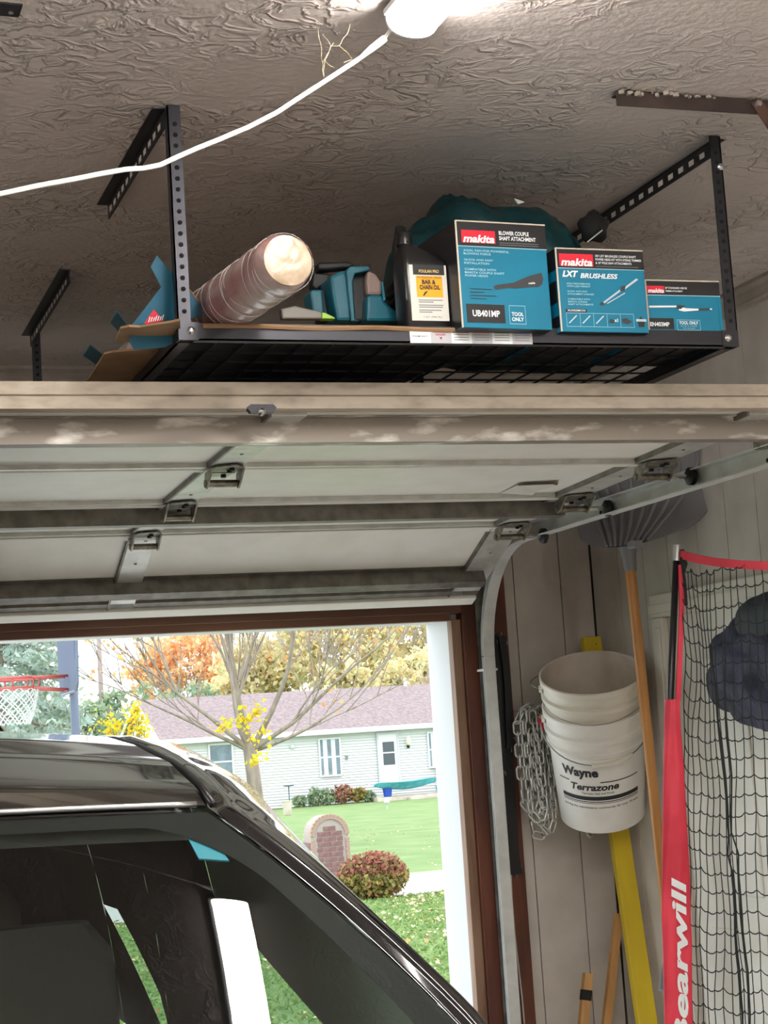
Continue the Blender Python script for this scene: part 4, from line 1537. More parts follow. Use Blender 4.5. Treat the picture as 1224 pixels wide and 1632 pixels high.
def on_pail(mb, h0, ang0, scale):
    """wrap flat (u, v) lettering onto the pail front; u across, v up"""
    v2 = []
    for (u, _, v_) in mb.v:
        h = h0 + v_
        r = KP * (.1415 + (.126 - .1415) * ((-.118 - h / KP) / .228)) + .0010
        a = ang0 + u / .139
        v2.append(tuple(top_lo + axu * h + (xl * math.sin(a) + fr * math.cos(a)) * r))
    mb.v = v2
    return mb


def subdivided(quads, nu=24):
    b = MB()
    for (u0, v0, u1, v1) in quads:
        for i in range(nu):
            a0, a1 = u0 + (u1 - u0) * i / nu, u0 + (u1 - u0) * (i + 1) / nu
            b.face([(a0, 0, v0), (a1, 0, v0), (a1, 0, v1), (a0, 0, v1)])
    return b


def ptext(s, u, v_, width, height, shear=0, bold=.0):
    return text_mb(s, (u, 0, v_), (1, 0, 0), (0, 0, 1), width=width, height=height, shear=shear, bold=bold)


PR = []
for s, u, v_, wd, ht, sh, bo in (('Wayne', -.122, -.190, .118, .040, 0, .045), ('Terrazone', -.094, -.2285, .150, .024, .2, .035), ('Terrazzo Seal and Finish', -.060, -.2410, .100, .0075, 0, .01),
                                 ('Serving the maintenance community for over 70 years', -.132, -.2925, .262, .0095, .22, .015)):
    on_pail(ptext(s, u, v_, wd, ht, sh, bo), 0, 0, 1).build('lettering', 'print_ink', p_lo)
for q_ in ((-.140, -.201, -.098, -.1975), (.0, -.201, .128, -.1975), (-.134, -.262, .130, -.2485), (-.134, -.2685, .130, -.2655), (-.133, -.2735, .130, -.2715)):
    on_pail(subdivided([q_]), 0, 0, 1).build('printed_line', 'print_ink', p_lo)

# ------------------------------------------------------------------ hanging chain
ch = thing('steel_chain', (2.255, 5.13, 1.84), 'bright steel chain hung in loops beside the white buckets', 'chain')
lk = MB()
Llk, Wlk, rlk = .043, .023, .0035
pts = []
for i in range(20):
    a = 2 * PI * i / 20
    pts.append(V((Wlk / 2 * math.cos(a), 0, (Llk / 2 - Wlk / 2) * (1 if math.sin(a) > 0 else -1) + Wlk / 2 * math.sin(a))))
lk.tube(pts, rlk, 6, closed=True)
link_me = lk.mesh('link', True)
link_me.materials.append(MATS['chain_steel'])
cl = root_loc(ch)
nlink = 0


def strand(path, twist=0.0):
    """links set end to end along a polyline, alternately turned a quarter"""
    global nlink
    acc = [0.0]
    for p, q in zip(path, path[1:]):
        acc.append(acc[-1] + (q - p).length)
    pitch = Llk - 2 * rlk - .001
    n = int(acc[-1] / pitch)
    for k in range(n):
        s = (k + .5) * pitch
        i = max(j for j in range(len(acc)) if acc[j] <= s)
        i = min(i, len(path) - 2)
        p = path[i].lerp(path[i + 1], (s - acc[i]) / max(1e-6, acc[i + 1] - acc[i]))
        d = (path[i + 1] - path[i]).normalized()
        o = obj_from(link_me, 'link', ch, p - cl)
        qt = d.to_track_quat('Z', 'Y')
        o.rotation_mode = 'QUATERNION'
        from mathutils import Quaternion
        o.rotation_quaternion = qt @ Quaternion((0, 0, 1), (PI / 2 if k % 2 else 0.2) + twist)
        nlink += 1


def loop(xa, xb, ztop, zbot, y):
    pts = []
    for i in range(9):
        pts.append(V((xa, y, ztop + (zbot + .04 - ztop) * i / 8)))
    for i in range(1, 8):
        a = PI * i / 8
        pts.append(V(((xa + xb) / 2 - (xb - xa) / 2 * math.cos(a), y, zbot + .04 - .04 * math.sin(a))))
    for i in range(9):
        pts.append(V((xb, y, zbot + .04 + (ztop - zbot - .04) * i / 8)))
    return pts


strand(loop(2.206, 2.252, 1.80, 1.535, 5.135), .3)
strand(loop(2.222, 2.268, 1.835, 1.50, 5.115), .8)
strand(loop(2.236, 2.290, 1.84, 1.445, 5.15), .1)
strand(loop(2.258, 2.305, 1.83, 1.46, 5.125), .5)
strand(loop(2.278, 2.318, 1.81, 1.49, 5.155), .9)
strand([V((2.206, 5.135, 1.80)), V((2.222, 5.13, 1.832)), V((2.25, 5.13, 1.848)), V((2.285, 5.14, 1.842)), V((2.318, 5.15, 1.81))], .4)
strand([V((2.318, 5.155, 1.80)), V((2.36, 5.15, 1.66)), V((2.40, 5.14, 1.53)), V((2.425, 5.13, 1.44)), V((2.428, 5.125, 1.40))], .6)
MB().tube([V((2.255, WY - .019, 1.845)), V((2.255, WY - .09, 1.835)), V((2.255, WY - .115, 1.85))], .004, 8).build('hook', 'bolt_zinc', ch)

q = aY(866, 1152, 5.09)
MB().prism([q + V((-.020, 0, .010)), q + V((.0, -.004, .024)), q + V((.022, 0, .016)), q + V((.020, .004, -.022)), q + V((-.004, 0, -.030))], (0, .003, 0)).build('red_tag', 'box_red', ch)
MB().prism([q + V((-.016, -.003, .020)), q + V((.004, -.006, .034)), q + V((.016, -.003, .020)), q + V((-.004, -.004, .008))], (0, .002, 0)).build('cream_tag', 'tan_pot', ch)

# ------------------------------------------------------------------ rubber tarp straps
def strap(x, y, z0, z1, dx, w, label, hooks=True, base=WY - .021):
    t = thing('rubber_strap', (x, y, z0), label, 'strap', 'black rubber straps by the track')
    b = MB()
    rings = []
    for i in range(17):
        k = i / 16
        p = V((x + dx * k + .004 * math.sin(k * 5), y - .004 * math.sin(k * PI), z0 + (z1 - z0) * k))
        ww = w * (1 if .06 < k < .94 else 1.35)
        rings.append([p + V((-ww / 2, -.005, 0)), p + V((ww / 2, -.005, 0)), p + V((ww / 2, .005, 0)), p + V((-ww / 2, .005, 0))])
    b.loft(rings).build('band', 'black_rubber', t, auto=60)
    if hooks:
        for z, s in ((z0, 1), (z1, -1)):
            px_ = x if s > 0 else x + dx
            pts = [V((px_, y, z + .012 * s)), V((px_, y - .002, z + .0 * s)), V((px_ + .004, y, z - .026 * s)), V((px_ + .010, y, z - .034 * s)), V((px_ + .017, y, z - .028 * s)), V((px_ + .019, y, z - .018 * s))]
            MB().tube(pts, .0022, 6).build('wire_hook', 'bail_wire' if s < 0 else 'hinge_metal', t)
    return t


strap(2.178, WY - .031, 2.075, 1.33, .012, .036, 'long black rubber strap with a bare wire hook at its lower end')
strap(2.158, WY - .045, 2.080, 1.62, -.004, .028, 'shorter black rubber strap hanging just right of the curved rail')
strap(2.192, WY - .046, 2.075, 1.72, .006, .022, 'thin black rubber strap hung outermost from the track')
cbl = MB().tube([V((2.178 + .006 * math.sin(z * 9), WY - .0235, z)) for z in [1.55 - .1 * i for i in range(16)]], .003, 6).build('thin_cable', 'rope_pale', smooth=True)
tag(cbl, 'thin pale cable stapled down the brown board beside the track', 'cable')

# ------------------------------------------------------------------ boards leaning in the corner
def lean_board(name, a, b_, w, d, m, label, cat='board', extra=None, up=(1, 0, 0)):
    t = thing(name, b_, label, cat)
    MB().beam(a, b_, d, w, up).build('plank', m, t, bevel=.002)
    return t


yb_top, yb_bot = V((2.490, 5.150, 2.055)), V((2.500, 4.86, 0.012))
yb = thing('yellow_board', yb_bot, 'yellow painted board leaning in the corner behind the buckets', 'board')
MB().beam(yb_top, yb_bot, .026, .062, (1, 0, 0)).build('plank', 'yellow_paint', yb, bevel=.002)
MB().lathe([(0, .003), (.004, .002), (.005, 0)], aY(950, 1027, 5.136), (0, -1, .1), 10).build('screw', 'black_matte', yb)
a, b_ = aY(938, 1550, 5.11), None
s1 = thing('wooden_stake', V((2.13, 5.02, 0.005)), 'short wooden stake with a black band near its top, in the corner', 'stake')
top = aY(937, 1551, 5.10)
dirn = (V((2.13, 5.02, 0.005)) - top)
MB().beam(top, V((2.13, 5.02, 0.005)), .022, .028, (1, 0, 0)).build('shaft', 'wood_raw', s1, bevel=.001)
MB().beam(top + dirn * .048, top + dirn * .078, .0235, .0295, (1, 0, 0)).build('black_band', 'black_matte', s1)
s2t = aY(986, 1456, 5.10)
s2 = thing('wooden_stake', V((2.20, 5.04, 0.005)), 'longer plain wooden stake leaning beside the yellow board', 'stake')
MB().beam(s2t, V((2.20, 5.04, 0.005)), .020, .026, (1, 0, 0)).build('shaft', 'wood_raw', s2, bevel=.001)

# ------------------------------------------------------------------ snow shovel hung blade up
sv = thing('snow_shovel', (2.44, 4.60, 1.2), 'grey ribbed plastic snow shovel with a wooden handle hung blade up on the wall', 'snow shovel')
hA, hB = aX(1004, 905, 2.40), aX(1056, 1400, 2.42)
hB2 = hA + (hB - hA) * 1.25
MB().tube([hA + (hA - hB) * .02, hA.lerp(hB2, .5), hB2], [.0165, .0155, .0150], 14).build('handle', 'wood_handle', sv, auto=40)
# D-grip at the lower end
gdir = (hB2 - hA).normalized()
gs = V((.35, -.93, 0)).normalized()
pts = [hB2 - gdir * .02, hB2 + gdir * .03 - gs * .03, hB2 + gdir * .09 - gs * .05, hB2 + gdir * .105, hB2 + gdir * .09 + gs * .05, hB2 + gdir * .03 + gs * .03, hB2 - gdir * .02]
MB().tube(pts, .010, 8).build('grip', 'shovel_grey', sv, smooth=True)
# socket
MB().tube([hA + gdir * .01, hA - gdir * .03, hA - gdir * .075], [.0195, .021, .030], 14).build('socket', 'shovel_grey', sv, auto=40)
BL = V((.42, -.90, 0)).normalized()     # across the blade, image left to right
BN = V((-.90, -.42, 0)).normalized()    # out of the wall, towards the room
BC = hA - gdir * .060 + V((.035, -.01, 0))
HW, HH = .265, .30


def blade(u, v_, off=0.0):
    """u across -1..1, v up 0..1; scoop curling into the room at the top"""
    uu = 2 * u - 1
    taper = .74 + .26 * min(1, v_ / .35) ** .6
    z = HH * v_ + .035 * uu * uu * (1 - v_)
    out = .070 - .10 * (1 - (1 - v_) ** 2) + .085 * v_ ** 2.2 - .055 * uu * uu
    p = BC + BL * (HW * uu * taper) + V((0, 0, z)) + BN * (out + off)
    return p


b = MB()
b.grid(lambda u, v_: blade(u, v_), 36, 18)
b.grid(lambda u, v_: blade(1 - u, v_, -.006), 36, 18)
nb = 37
for j in range(18):
    for side in (0, 36):
        i0 = j * nb + side
        k0 = 37 * 19 + j * nb + (36 - side)
        b.f.append((i0, i0 + nb, k0 + nb, k0))
for i in range(36):
    k0 = 37 * 19 + (36 - i)
    b.f.append((i, i + 1, k0 - 1, k0))
    t0 = 18 * nb
    b.f.append((t0 + i, t0 + i + 1, 37 * 19 + t0 + 36 - i - 1, 37 * 19 + t0 + 36 - i))
bld = b.build('blade', 'shovel_grey', sv, auto=60)
for k in range(-4, 5):
    u0 = .5 + k * .045
    u1 = .5 + k * .105
    pts = [blade(u0 + (u1 - u0) * min(1, t * 1.3), .02 + .9 * t, .003) for t in [i / 10 for i in range(11)]]
    MB().tube(pts, [.004 + .004 * math.sin(PI * i / 10) for i in range(11)], 6).build('rib', 'shovel_grey', bld, smooth=True)
c = blade(.5, .0) + BL * .045 + BN * .012
MB().box(c, (.03, .045, .022)).build('blade_clip', 'shovel_grey', bld, bevel=.003)

# ------------------------------------------------------------------ practice net
nt_ = thing('sports_net', (1.97, 3.85, 0), 'sports net with red sleeve and black mesh leaning by the side door', 'net')
P0, P1 = aY(1079, 869, 3.90), aY(1068, 1115, 3.90)
pd = (P1 - P0).normalized()
P2 = P1 + pd * ((P1.z - .02) / -pd.z)
P2 = V((1.965, 3.86, .006))
MB().tube([P0 + pd * .03, P1, P2], .0085, 12).build('pole', 'pole_black', nt_, smooth=True)
MB().tube([P0 - pd * .0, P0 + pd * .040], .0105, 12).build('pole_tip', 'pole_tip', nt_, auto=40)
MB().tube([P0 + pd * .012 + V((.009, -.008, 0)), P0 + pd * .05 + V((.016, -.010, 0)), P0 + pd * .075 + V((.014, -.010, 0))], [.006, .010, .005], 8).build('corner_strap', 'net_cord', nt_, smooth=True)
# red sleeve: flat cloth tube around the pole
sl = [(1115, 1060, 1083), (1160, 1058, 1085), (1220, 1057, 1090), (1300, 1056, 1094), (1400, 1055, 1100), (1460, 1054, 1101), (1500, 1056, 1103), (1560, 1057, 1103), (1632, 1059, 1104)]
rings = []
sec_pts = []
for i, (y, xa, xb) in enumerate(sl):
    sec_pts.append((aY(xa, y, 3.885), aY(xb, y, 3.865)))
A, B = sec_pts[-1]
dA = (sec_pts[-1][0] - sec_pts[-2][0])
for k in range(1, 7):
    f = k / 6
    sec_pts.append((A.lerp(V((1.925, 3.86, .06)), f), B.lerp(V((2.005, 3.84, .06)), f)))
fine = []
for (p, q) in zip(sec_pts, sec_pts[1:]):
    for k in range(6):
        fine.append((p[0].lerp(q[0], k / 6), p[1].lerp(q[1], k / 6)))
fine.append(sec_pts[-1])


def sleeve(u, v_):
    i = min(int(v_ * (len(fine) - 1) + .5), len(fine) - 1)
    a, b_ = fine[i]
    ang = 2 * PI * u
    mid = (a + b_) / 2
    half = (b_ - a) / 2
    wr = .006 * nz3((math.cos(ang) * 1.3 + a.z * 2, a.z * 9 + u * 5, 1.7)) + .004 * nz3((u * 14 + a.z * 6, a.z * 5, 4.0))
    return mid + half * math.cos(ang) + V((-.3, -1, 0)).normalized() * ((.013 + wr) * math.sin(ang))


b = MB()
b.grid(sleeve, 40, len(fine) - 1, True)
b.build('red_sleeve', 'net_red', nt_, smooth=True)
# white lettering running up the sleeve (upper end shows in the photo)
def sleeve_print(mb, z_top):
    v2 = []
    for (u, _, v_) in mb.v:
        z = z_top - u
        best = min(range(len(fine)), key=lambda i: abs(fine[i][0].z - z))
        i2 = min(best + 1, len(fine) - 1) if fine[best][0].z > z else max(best - 1, 0)
        za, zb = fine[best][0].z, fine[i2][0].z
        k = 0 if abs(zb - za) < 1e-6 else (z - za) / (zb - za)
        a, b_ = fine[best][0].lerp(fine[i2][0], k), fine[best][1].lerp(fine[i2][1], k)
        v2.append(tuple(a.lerp(b_, v_) + V((-.3, -1, 0)).normalized() * .0195))
    mb.v = v2
    return mb


zt = aY(1080, 1396, 3.87).z
tx = text_mb('Bearwill', (0, 0, 0), (-1, 0, 0), (0, 0, 1), width=.395, shear=.2, bold=.03)
mnx = min(p[0] for p in tx.v)
mxz = max(p[2] for p in tx.v)
tx.v = [(-(mnx - p[0]), 0, .80 - .52 * p[2] / mxz) for p in tx.v]      # u measured down from the last letter
tx.f = [tuple(reversed(f)) for f in tx.f]
sleeve_print(tx, zt).build('lettering', 'print_white', nt_)
# red binding: side strip beside the pole and the drooping top band
top_curve = [aY(1085, 884, 3.89), aY(1110, 891, 3.84), aY(1140, 896, 3.78), aY(1180, 900, 3.70), aY(1224, 902, 3.60), V((2.30, 3.30, 2.09)), V((2.36, 3.0, 2.07)), V((2.40, 2.75, 2.09))]
rings = []
for i, p in enumerate(top_curve):
    rings.append([p + V((-.003, -.004, .010)), p + V((.003, -.004, .010)), p + V((.003, .0, -.010)), p + V((-.003, 0, -.010))])
MB().loft(rings).build('top_binding', 'net_red', nt_, auto=40)
sidep = [aY(1085, 900, 3.888), aY(1087, 960, 3.888), aY(1084, 1040, 3.886), aY(1081, 1118, 3.884)]
MB().loft([[p + V((-.006, 0, 0)), p + V((.006, -.002, 0)), p + V((.006, .002, 0)), p + V((-.006, .004, 0))] for p in sidep]).build('side_binding', 'net_red', nt_)
MB().tube([aY(1086, 888, 3.886), aY(1091, 925, 3.884), aY(1094, 965, 3.882)], .0035, 6).build('black_cord', 'net_cord', nt_)


def tc_pt(t):
    k = t * (len(top_curve) - 1)
    i = min(int(k), len(top_curve) - 2)
    return top_curve[i].lerp(top_curve[i + 1], k - i)


# left edge of the mesh follows the pole, its body falls in loose folds
NCOL, NROW = 24, 48


def netpt(i, j):
    a = i / NCOL
    t = a ** 1.15
    p = tc_pt(t)
    z = p.z - .008 - j * .0450
    drop = p.z - z
    # edge leans with the pole
    lean = (P2.x - P0.x) / (P0.z - P2.z) * drop * (1 - a * .6)
    q = V((p.x + lean + (.035 * a * drop), p.y, z))
    # cords pulled together along a slack fold running down and away
    fold = .23 + .16 * min(1.6, drop) - .05 * math.exp(-((drop - .25) / .12) ** 2)
    w = math.exp(-((a - fold) / .14) ** 2) * min(1.0, drop / .22)
    fp = tc_pt(min(1, max(0, fold)) ** 1.15)
    q.x += (fp.x + lean - q.x) * w * .62
    q.y += (fp.y - q.y) * w * .62 - .02 * w
    z_sag = -.012 * abs(math.sin(a * 26)) - .020 * math.sin(a * 7 + .6)
    q.z += z_sag + nz3((i * .6, j * .5, 2.2)) * .008
    q.y += nz3((i * .35, j * .3, 7.2)) * .014
    q.x += nz3((i * .4 + 9, j * .35, 1.2)) * .006
    q.z = max(q.z, .01)
    return q


nodes = [[netpt(i, j) for j in range(NROW)] for i in range(NCOL + 1)]
b = MB()
for i in range(NCOL + 1):
    b.tube(nodes[i], .0014, 4, caps=False)
for j in range(NROW):
    row = []
    for i in range(NCOL):
        p, q = nodes[i][j], nodes[i + 1][j]
        for k in range(3):
            f = k / 3
            row.append(p.lerp(q, f) + V((0, 0, -.006 * math.sin(PI * f))))
    row.append(nodes[NCOL][j])
    b.tube(row, .0015, 4, caps=False)
b.build('mesh_netting', 'net_cord', nt_)['kind'] = 'stuff'
# knotted cord gathers along the fold
for k0, seed in ((.27, 1), (.36, 5)):
    pts = []
    for j in range(4, 40):
        i = int((k0 + .0040 * j) * NCOL)
        pts.append(nodes[min(i, NCOL)][j] + V((nz3((j * .9, seed, 0)) * .006, -.006, 0)))
    MB().tube(pts, [.0018 + .003 * abs(nz3((j * .7, seed, 3))) for j in range(len(pts))], 6).build('gathered_cord', 'net_cord', nt_, smooth=True)

# ------------------------------------------------------------------ navy jacket bundle hung on the side door
jk = thing('hung_jacket', (2.50, 4.1, 1.72), 'dark navy jacket bundled on a door hook behind the black mesh', 'jacket')
ctr = V((2.485, 4.11, 1.90))


def jacket(u, v_):
    a, q = 2 * PI * u, PI * v_
    d = V((math.sin(q) * math.cos(a), math.sin(q) * math.sin(a), math.cos(q)))
    r = V((.062, .275, .175))
    p = V((d.x * r.x, d.y * r.y, d.z * r.z))
    f = .030 * nz3(p * 9) + .018 * nz3(p * 20 + V((3, 1, 2))) - .050 * abs(nz3(V((p.y * 5 + p.z * 6, p.z * 4, 1.0))))
    p += d * f
    p.z -= .05 * (p.y / .275) * -1 * .5 if p.y < 0 else 0
    w = ctr + p
    w.x = min(w.x, WX + .001)
    return w


MB().grid(jacket, 64, 40, True).build('body', 'navy_cloth', jk, smooth=True)


def hood(u, v_):
    a, q = 2 * PI * u, PI * v_
    d = V((math.sin(q) * math.cos(a), math.sin(q) * math.sin(a), math.cos(q)))
    p = V((d.x * .050, d.y * .17, d.z * .065))
    p += d * (.010 * nz3(p * 18))
    w = V((2.475, 4.03, 2.03)) + p
    w.x = min(w.x, WX + .001)
    return w


MB().grid(hood, 36, 20, True).build('hood', 'navy_hood', jk, smooth=True)
MB().tube([V((WX + .0, 4.06, 2.02)), V((WX - .03, 4.06, 2.01)), V((WX - .045, 4.06, 2.03))], .006, 8).build('door_hook', 'bolt_zinc', jk)

# ================================================================== THE CAR (nose towards the camera)
X0 = -.10
car = thing('minivan', (X0, 2.8, 0), 'black minivan parked nose in, roof and windshield under the open garage door', 'minivan')


def header(s):
    return V((X0 + .645 * s, 2.30 + .03 * s * s, 1.728 - .015 * s * s))


def cowl(s):
    return V((X0 + .955 * s, 1.53 + .03 * s * s, 1.120 - .015 * s * s))


def wind(s, t, off=0.0):
    """windshield surface; s across -1..1, t from roof 0 to cowl 1"""
    p = header(s).lerp(cowl(s), t)
    bl_ = 4 * t * (1 - t)
    p = p + V((.072 * s * bl_, -.003 * bl_, .005 * bl_))
    return p + V((0, -.54, .84)) * off


MB().grid(lambda u, v_: wind(1 - 2 * u, v_), 48, 30).build('windshield', 'windshield_glass', car, smooth=True)
def frit_path():
    """(outer, inner) windshield coordinates down the right half; the inner corner is rounded"""
    pr = [((.82 * i / 14, .002), (.82 * i / 14, .031)) for i in range(15)]
    for i in range(1, 13):
        a = PI / 2 * i / 12
        k = i / 12
        so, to = (.82 + .18 * min(1, k * 1.7), .002) if k < .59 else (1.0, .002 + .158 * (k - .59) / .41)
        pr.append(((so, to), (.82 + .128 * math.sin(a), .16 - .129 * math.cos(a))))
    pr += [((1.0, .16 + .82 * i / 16), (.948, .16 + .82 * i / 16)) for i in range(1, 17)]
    return pr


b = MB()
fp = frit_path()
for sg in (1, -1):
    def fn(u, v_, sg=sg):
        (o_s, o_t), (i_s, i_t) = fp[round(v_ * (len(fp) - 1))]
        return wind(sg * (o_s + (i_s - o_s) * u), o_t + (i_t - o_t) * u, -.004)
    b.grid(fn, 4, len(fp) - 1)
b.build('windshield_border', 'car_frit', car, smooth=True)
MB().tube([wind(-.985 + 1.97 * i / 40, -.006, .003) for i in range(41)], .0042, 8).build('windshield_moulding', 'car_chrome', car, smooth=True)
# teal pass stuck inside the upper corner
st = MB()
def wfind(x, y):
    """point of the windshield seen at a pixel (nearest sample)"""
    best = None
    for i in range(81):
        for j in range(81):
            s, t = -1 + 2 * i / 80, j / 80 * .6
            p = wind(s, t, -.006)
            d = p - CAM
            cx, cy, cz_ = d.dot(_r), -d.dot(_u), d.dot(_f)
            e = (612 + F_PX * cx / cz_ - x) ** 2 + (816 + F_PX * cy / cz_ - y) ** 2
            if best is None or e < best[0]:
                best = (e, p)
    return best[1]


st.prism([wfind(299, 1330), wfind(344, 1331), wfind(371, 1368), wfind(321, 1369)], (0, .001, -.002))
st.build('windshield_pass', 'sticker_teal', car)


def zroof(y):
    ks = [(2.29, 1.732), (2.42, 1.780), (2.6, 1.818), (2.9, 1.848), (3.2, 1.866), (3.8, 1.876), (4.4, 1.862), (4.9, 1.825), (5.3, 1.75)]
    for a, c in zip(ks, ks[1:]):
        if y <= c[0]:
            k = (y - a[0]) / (c[0] - a[0])
            return a[1] + (c[1] - a[1]) * k
    return ks[-1][1]


def half_w(y):
    return .645 + .035 * min(1, max(0, (y - 2.3) / 1.2)) - .05 * max(0, (y - 4.3))


def roofpt(u, v_):
    s = 2 * u - 1
    h = header(s)
    y = h.y + .012 + (5.25 - h.y - .012) * v_ ** 1.3
    x = X0 + half_w(y) * s
    k = min(1, (y - h.y) / .35)
    z = zroof(y) - .044 * s * s
    z = z * k + (h.z + (zroof(y) - zroof(h.y))) * (1 - k) if k < 1 else z
    return V((x, y, z))


MB().grid(roofpt, 96, 60).build('roof_panel', 'car_black', car, smooth=True)
MB().grid(lambda u, v_: roofpt(1 - u, v_) - V((0, 0, .045)), 40, 20).build('headliner', 'car_lining', car, smooth=True)


def outer_top(y, sgn):
    """upper outer edge of the door frames / A-pillar"""
    ks = [(1.58, .985, 1.060), (1.8, .945, 1.265), (2.0, .888, 1.449), (2.15, .846, 1.530), (2.3, .808, 1.612), (2.5, .800, 1.675), (2.75, .818, 1.728), (3.2, .848, 1.776), (3.8, .860, 1.786), (4.4, .855, 1.775), (4.9, .835, 1.74), (5.3, .80, 1.66)]
    for a, c in zip(ks, ks[1:]):
        if y <= c[0]:
            k = (y - a[0]) / (c[0] - a[0])
            return V((X0 + sgn * (a[1] + (c[1] - a[1]) * k), y, a[2] + (c[2] - a[2]) * k))
    return V((X0 + sgn * ks[-1][1], y, ks[-1][2]))


def inner_edge(y, sgn):
    """edge of windshield (front) or roof ditch (behind)"""
    h1 = header(1)
    if y >= h1.y + .012:
        p = V((X0 + sgn * (half_w(y) + .004), y, zroof(y) - .048))
        k = min(1, (y - h1.y) / .35)
        pz = p.z * k + (h1.z + (zroof(y) - zroof(h1.y)) - .004) * (1 - k)
        return V((p.x, y, pz))
    # invert the windshield edge in y
    lo, hi = 0.0, 1.0
    for _ in range(30):
        mid = (lo + hi) / 2
        if wind(1, mid).y > y:
            lo = mid
        else:
            hi = mid
    p = wind(1, lo)
    return V((X0 + sgn * (p.x - X0 + .004), p.y, p.z + .002))


def belt(y, sgn):
    w = .97 if 1.3 < y < 4.9 else .97 - .06 * (max(0, 1.3 - y) + max(0, y - 4.9))
    return V((X0 + sgn * w, y, 1.06 + .01 * (y - 3)))


for sgn, side in ((1, 'a'), (-1, 'b')):
    ys = [1.60 + (5.25 - 1.60) * i / 80 for i in range(81)]

    def rail(u, v_, sgn=sgn):
        y = 1.60 + (5.25 - 1.60) * v_
        a, b_ = inner_edge(y, sgn), outer_top(y, sgn)
        p = a.lerp(b_, u)
        bulge = math.sin(PI * u) * .014
        groove = -.010 * math.exp(-((u - .06) / .05) ** 2)
        ridge = .004 * math.exp(-((u - .20) / .06) ** 2)
        return p + V((sgn * bulge * .5, 0, bulge + groove + ridge))

    MB().grid(rail, 22, 120).build('roof_rail', 'car_black', car, smooth=True)
    MB().tube([inner_edge(2.36 + (5.2 - 2.36) * i / 30, sgn) + V((sgn * .010, 0, -.002)) for i in range(31)], .006, 6).build('ditch_moulding', 'car_trim', car, smooth=True)

    def sidez(y, z, sgn=sgn, off=0.0):
        """point of the glasshouse side at height z"""
        a, b_ = outer_top(y, sgn), belt(y, sgn)
        k = (a.z - z) / max(1e-4, a.z - b_.z)
        p = a.lerp(b_, k)
        return V((p.x + sgn * (.020 * math.sin(PI * max(0, min(1, k))) + off), y, z))

    # sills of the two clear panes: (y, lower z, upper z)
    FW = [(1.60, 1.05, 1.075), (2.20, 1.05, 1.215), (2.75, 1.05, 1.330), (3.00, 1.05, 1.382), (3.20, 1.27, 1.424), (3.47, 1.480, 1.480)]
    QW = [(4.18, 1.12, 1.12), (4.25, 1.12, 1.215), (4.62, 1.30, 1.390), (4.80, 1.390, 1.390)]

    def band(tab, lower, upper, name, m, off=0.0, sgn=sgn):
        b = MB()
        for (a, c) in zip(tab, tab[1:]):
            n = 6
            def fn(u, v_, a=a, c=c):
                y = a[0] + (c[0] - a[0]) * u
                z0, z1 = a[1] + (c[1] - a[1]) * u, a[2] + (c[2] - a[2]) * u
                t, bt = outer_top(y, sgn).z, belt(y, sgn).z
                lo = {'belt': bt, 'z0': max(bt, z0), 'z1': z1}[lower]
                hi = {'top': t, 'z0': max(bt, z0), 'z1': z1}[upper]
                return sidez(y, lo + (max(hi, lo) - lo) * v_, sgn, off)
            b.grid(fn, n, 5)
        b.build(name, m, car, smooth=True)

    band(FW, 'z1', 'top', 'upper_trim', 'trim_sheen')
    band(FW[3:], 'belt', 'z0', 'pillar_trim', 'car_trim')
    band(FW, 'z0', 'z1', 'side_window', 'side_glass')
    band([(3.47, 1.05, 1.05), (3.62, 1.05, 1.05)], 'belt', 'top', 'pillar', 'car_trim')
    band([(3.62, 1.05, 1.05), (4.18, 1.05, 1.05)], 'belt', 'top', 'rear_side_window', 'privacy_glass')
    band(QW, 'z1', 'top', 'rear_side_window', 'privacy_glass')
    band(QW, 'belt', 'z0', 'rear_side_window', 'privacy_glass')
    band(QW, 'z0', 'z1', 'vent_window', 'side_glass')
    band([(4.80, 1.05, 1.05), (5.30, 1.05, 1.05)], 'belt', 'top', 'rear_pillar', 'privacy_glass')
    # door mirror
    q = V((X0 + sgn * 1.06, 1.42, 1.12))
    mr = MB()
    mr.grid(lambda u, v_: q + V((.10 * math.sin(PI * v_) * math.cos(2 * PI * u), .06 * math.cos(PI * v_) + .0, .075 * math.sin(PI * v_) * math.sin(2 * PI * u))), 20, 10, True)
    mr.build('mirror', 'car_black', car, smooth=True)

# rear glass and tailgate
b = MB()
b.grid(lambda u, v_: V((X0 + (2 * u - 1) * (.82 + .16 * v_), 5.25 + .05 * v_, 1.78 - .74 * v_)), 10, 6)
b.build('rear_window', 'privacy_glass', car)
# lower body
rings = []
for (y, zt_, w, zb) in ((.30, .72, .70, .35), (.34, .80, .82, .24), (.55, .90, .93, .20), (.85, 1.02, .97, .20), (1.10, 1.075, .985, .20), (1.5, 1.05, .995, .20), (3.0, 1.055, 1.0, .20), (4.8, 1.07, .995, .22), (5.3, 1.06, .96, .30), (5.42, 1.0, .90, .38)):
    rings.append([V((X0 - w * .75, y, zt_)), V((X0, y, zt_ + .02)), V((X0 + w * .75, y, zt_)), V((X0 + w * .97, y, zt_ - .03)), V((X0 + w, y, zt_ - .2)), V((X0 + w, y, zb + .25)), V((X0 + w * .95, y, zb)),
                  V((X0 - w * .95, y, zb)), V((X0 - w, y, zb + .25)), V((X0 - w, y, zt_ - .2)), V((X0 - w * .97, y, zt_ - .03))])
MB().loft(rings).build('lower_body', 'car_black', car, auto=40)
MB().box2((X0 - .86, 1.0, 1.075), (X0 + .86, 5.2, 1.082)).build('cabin_lining', 'car_lining', car)
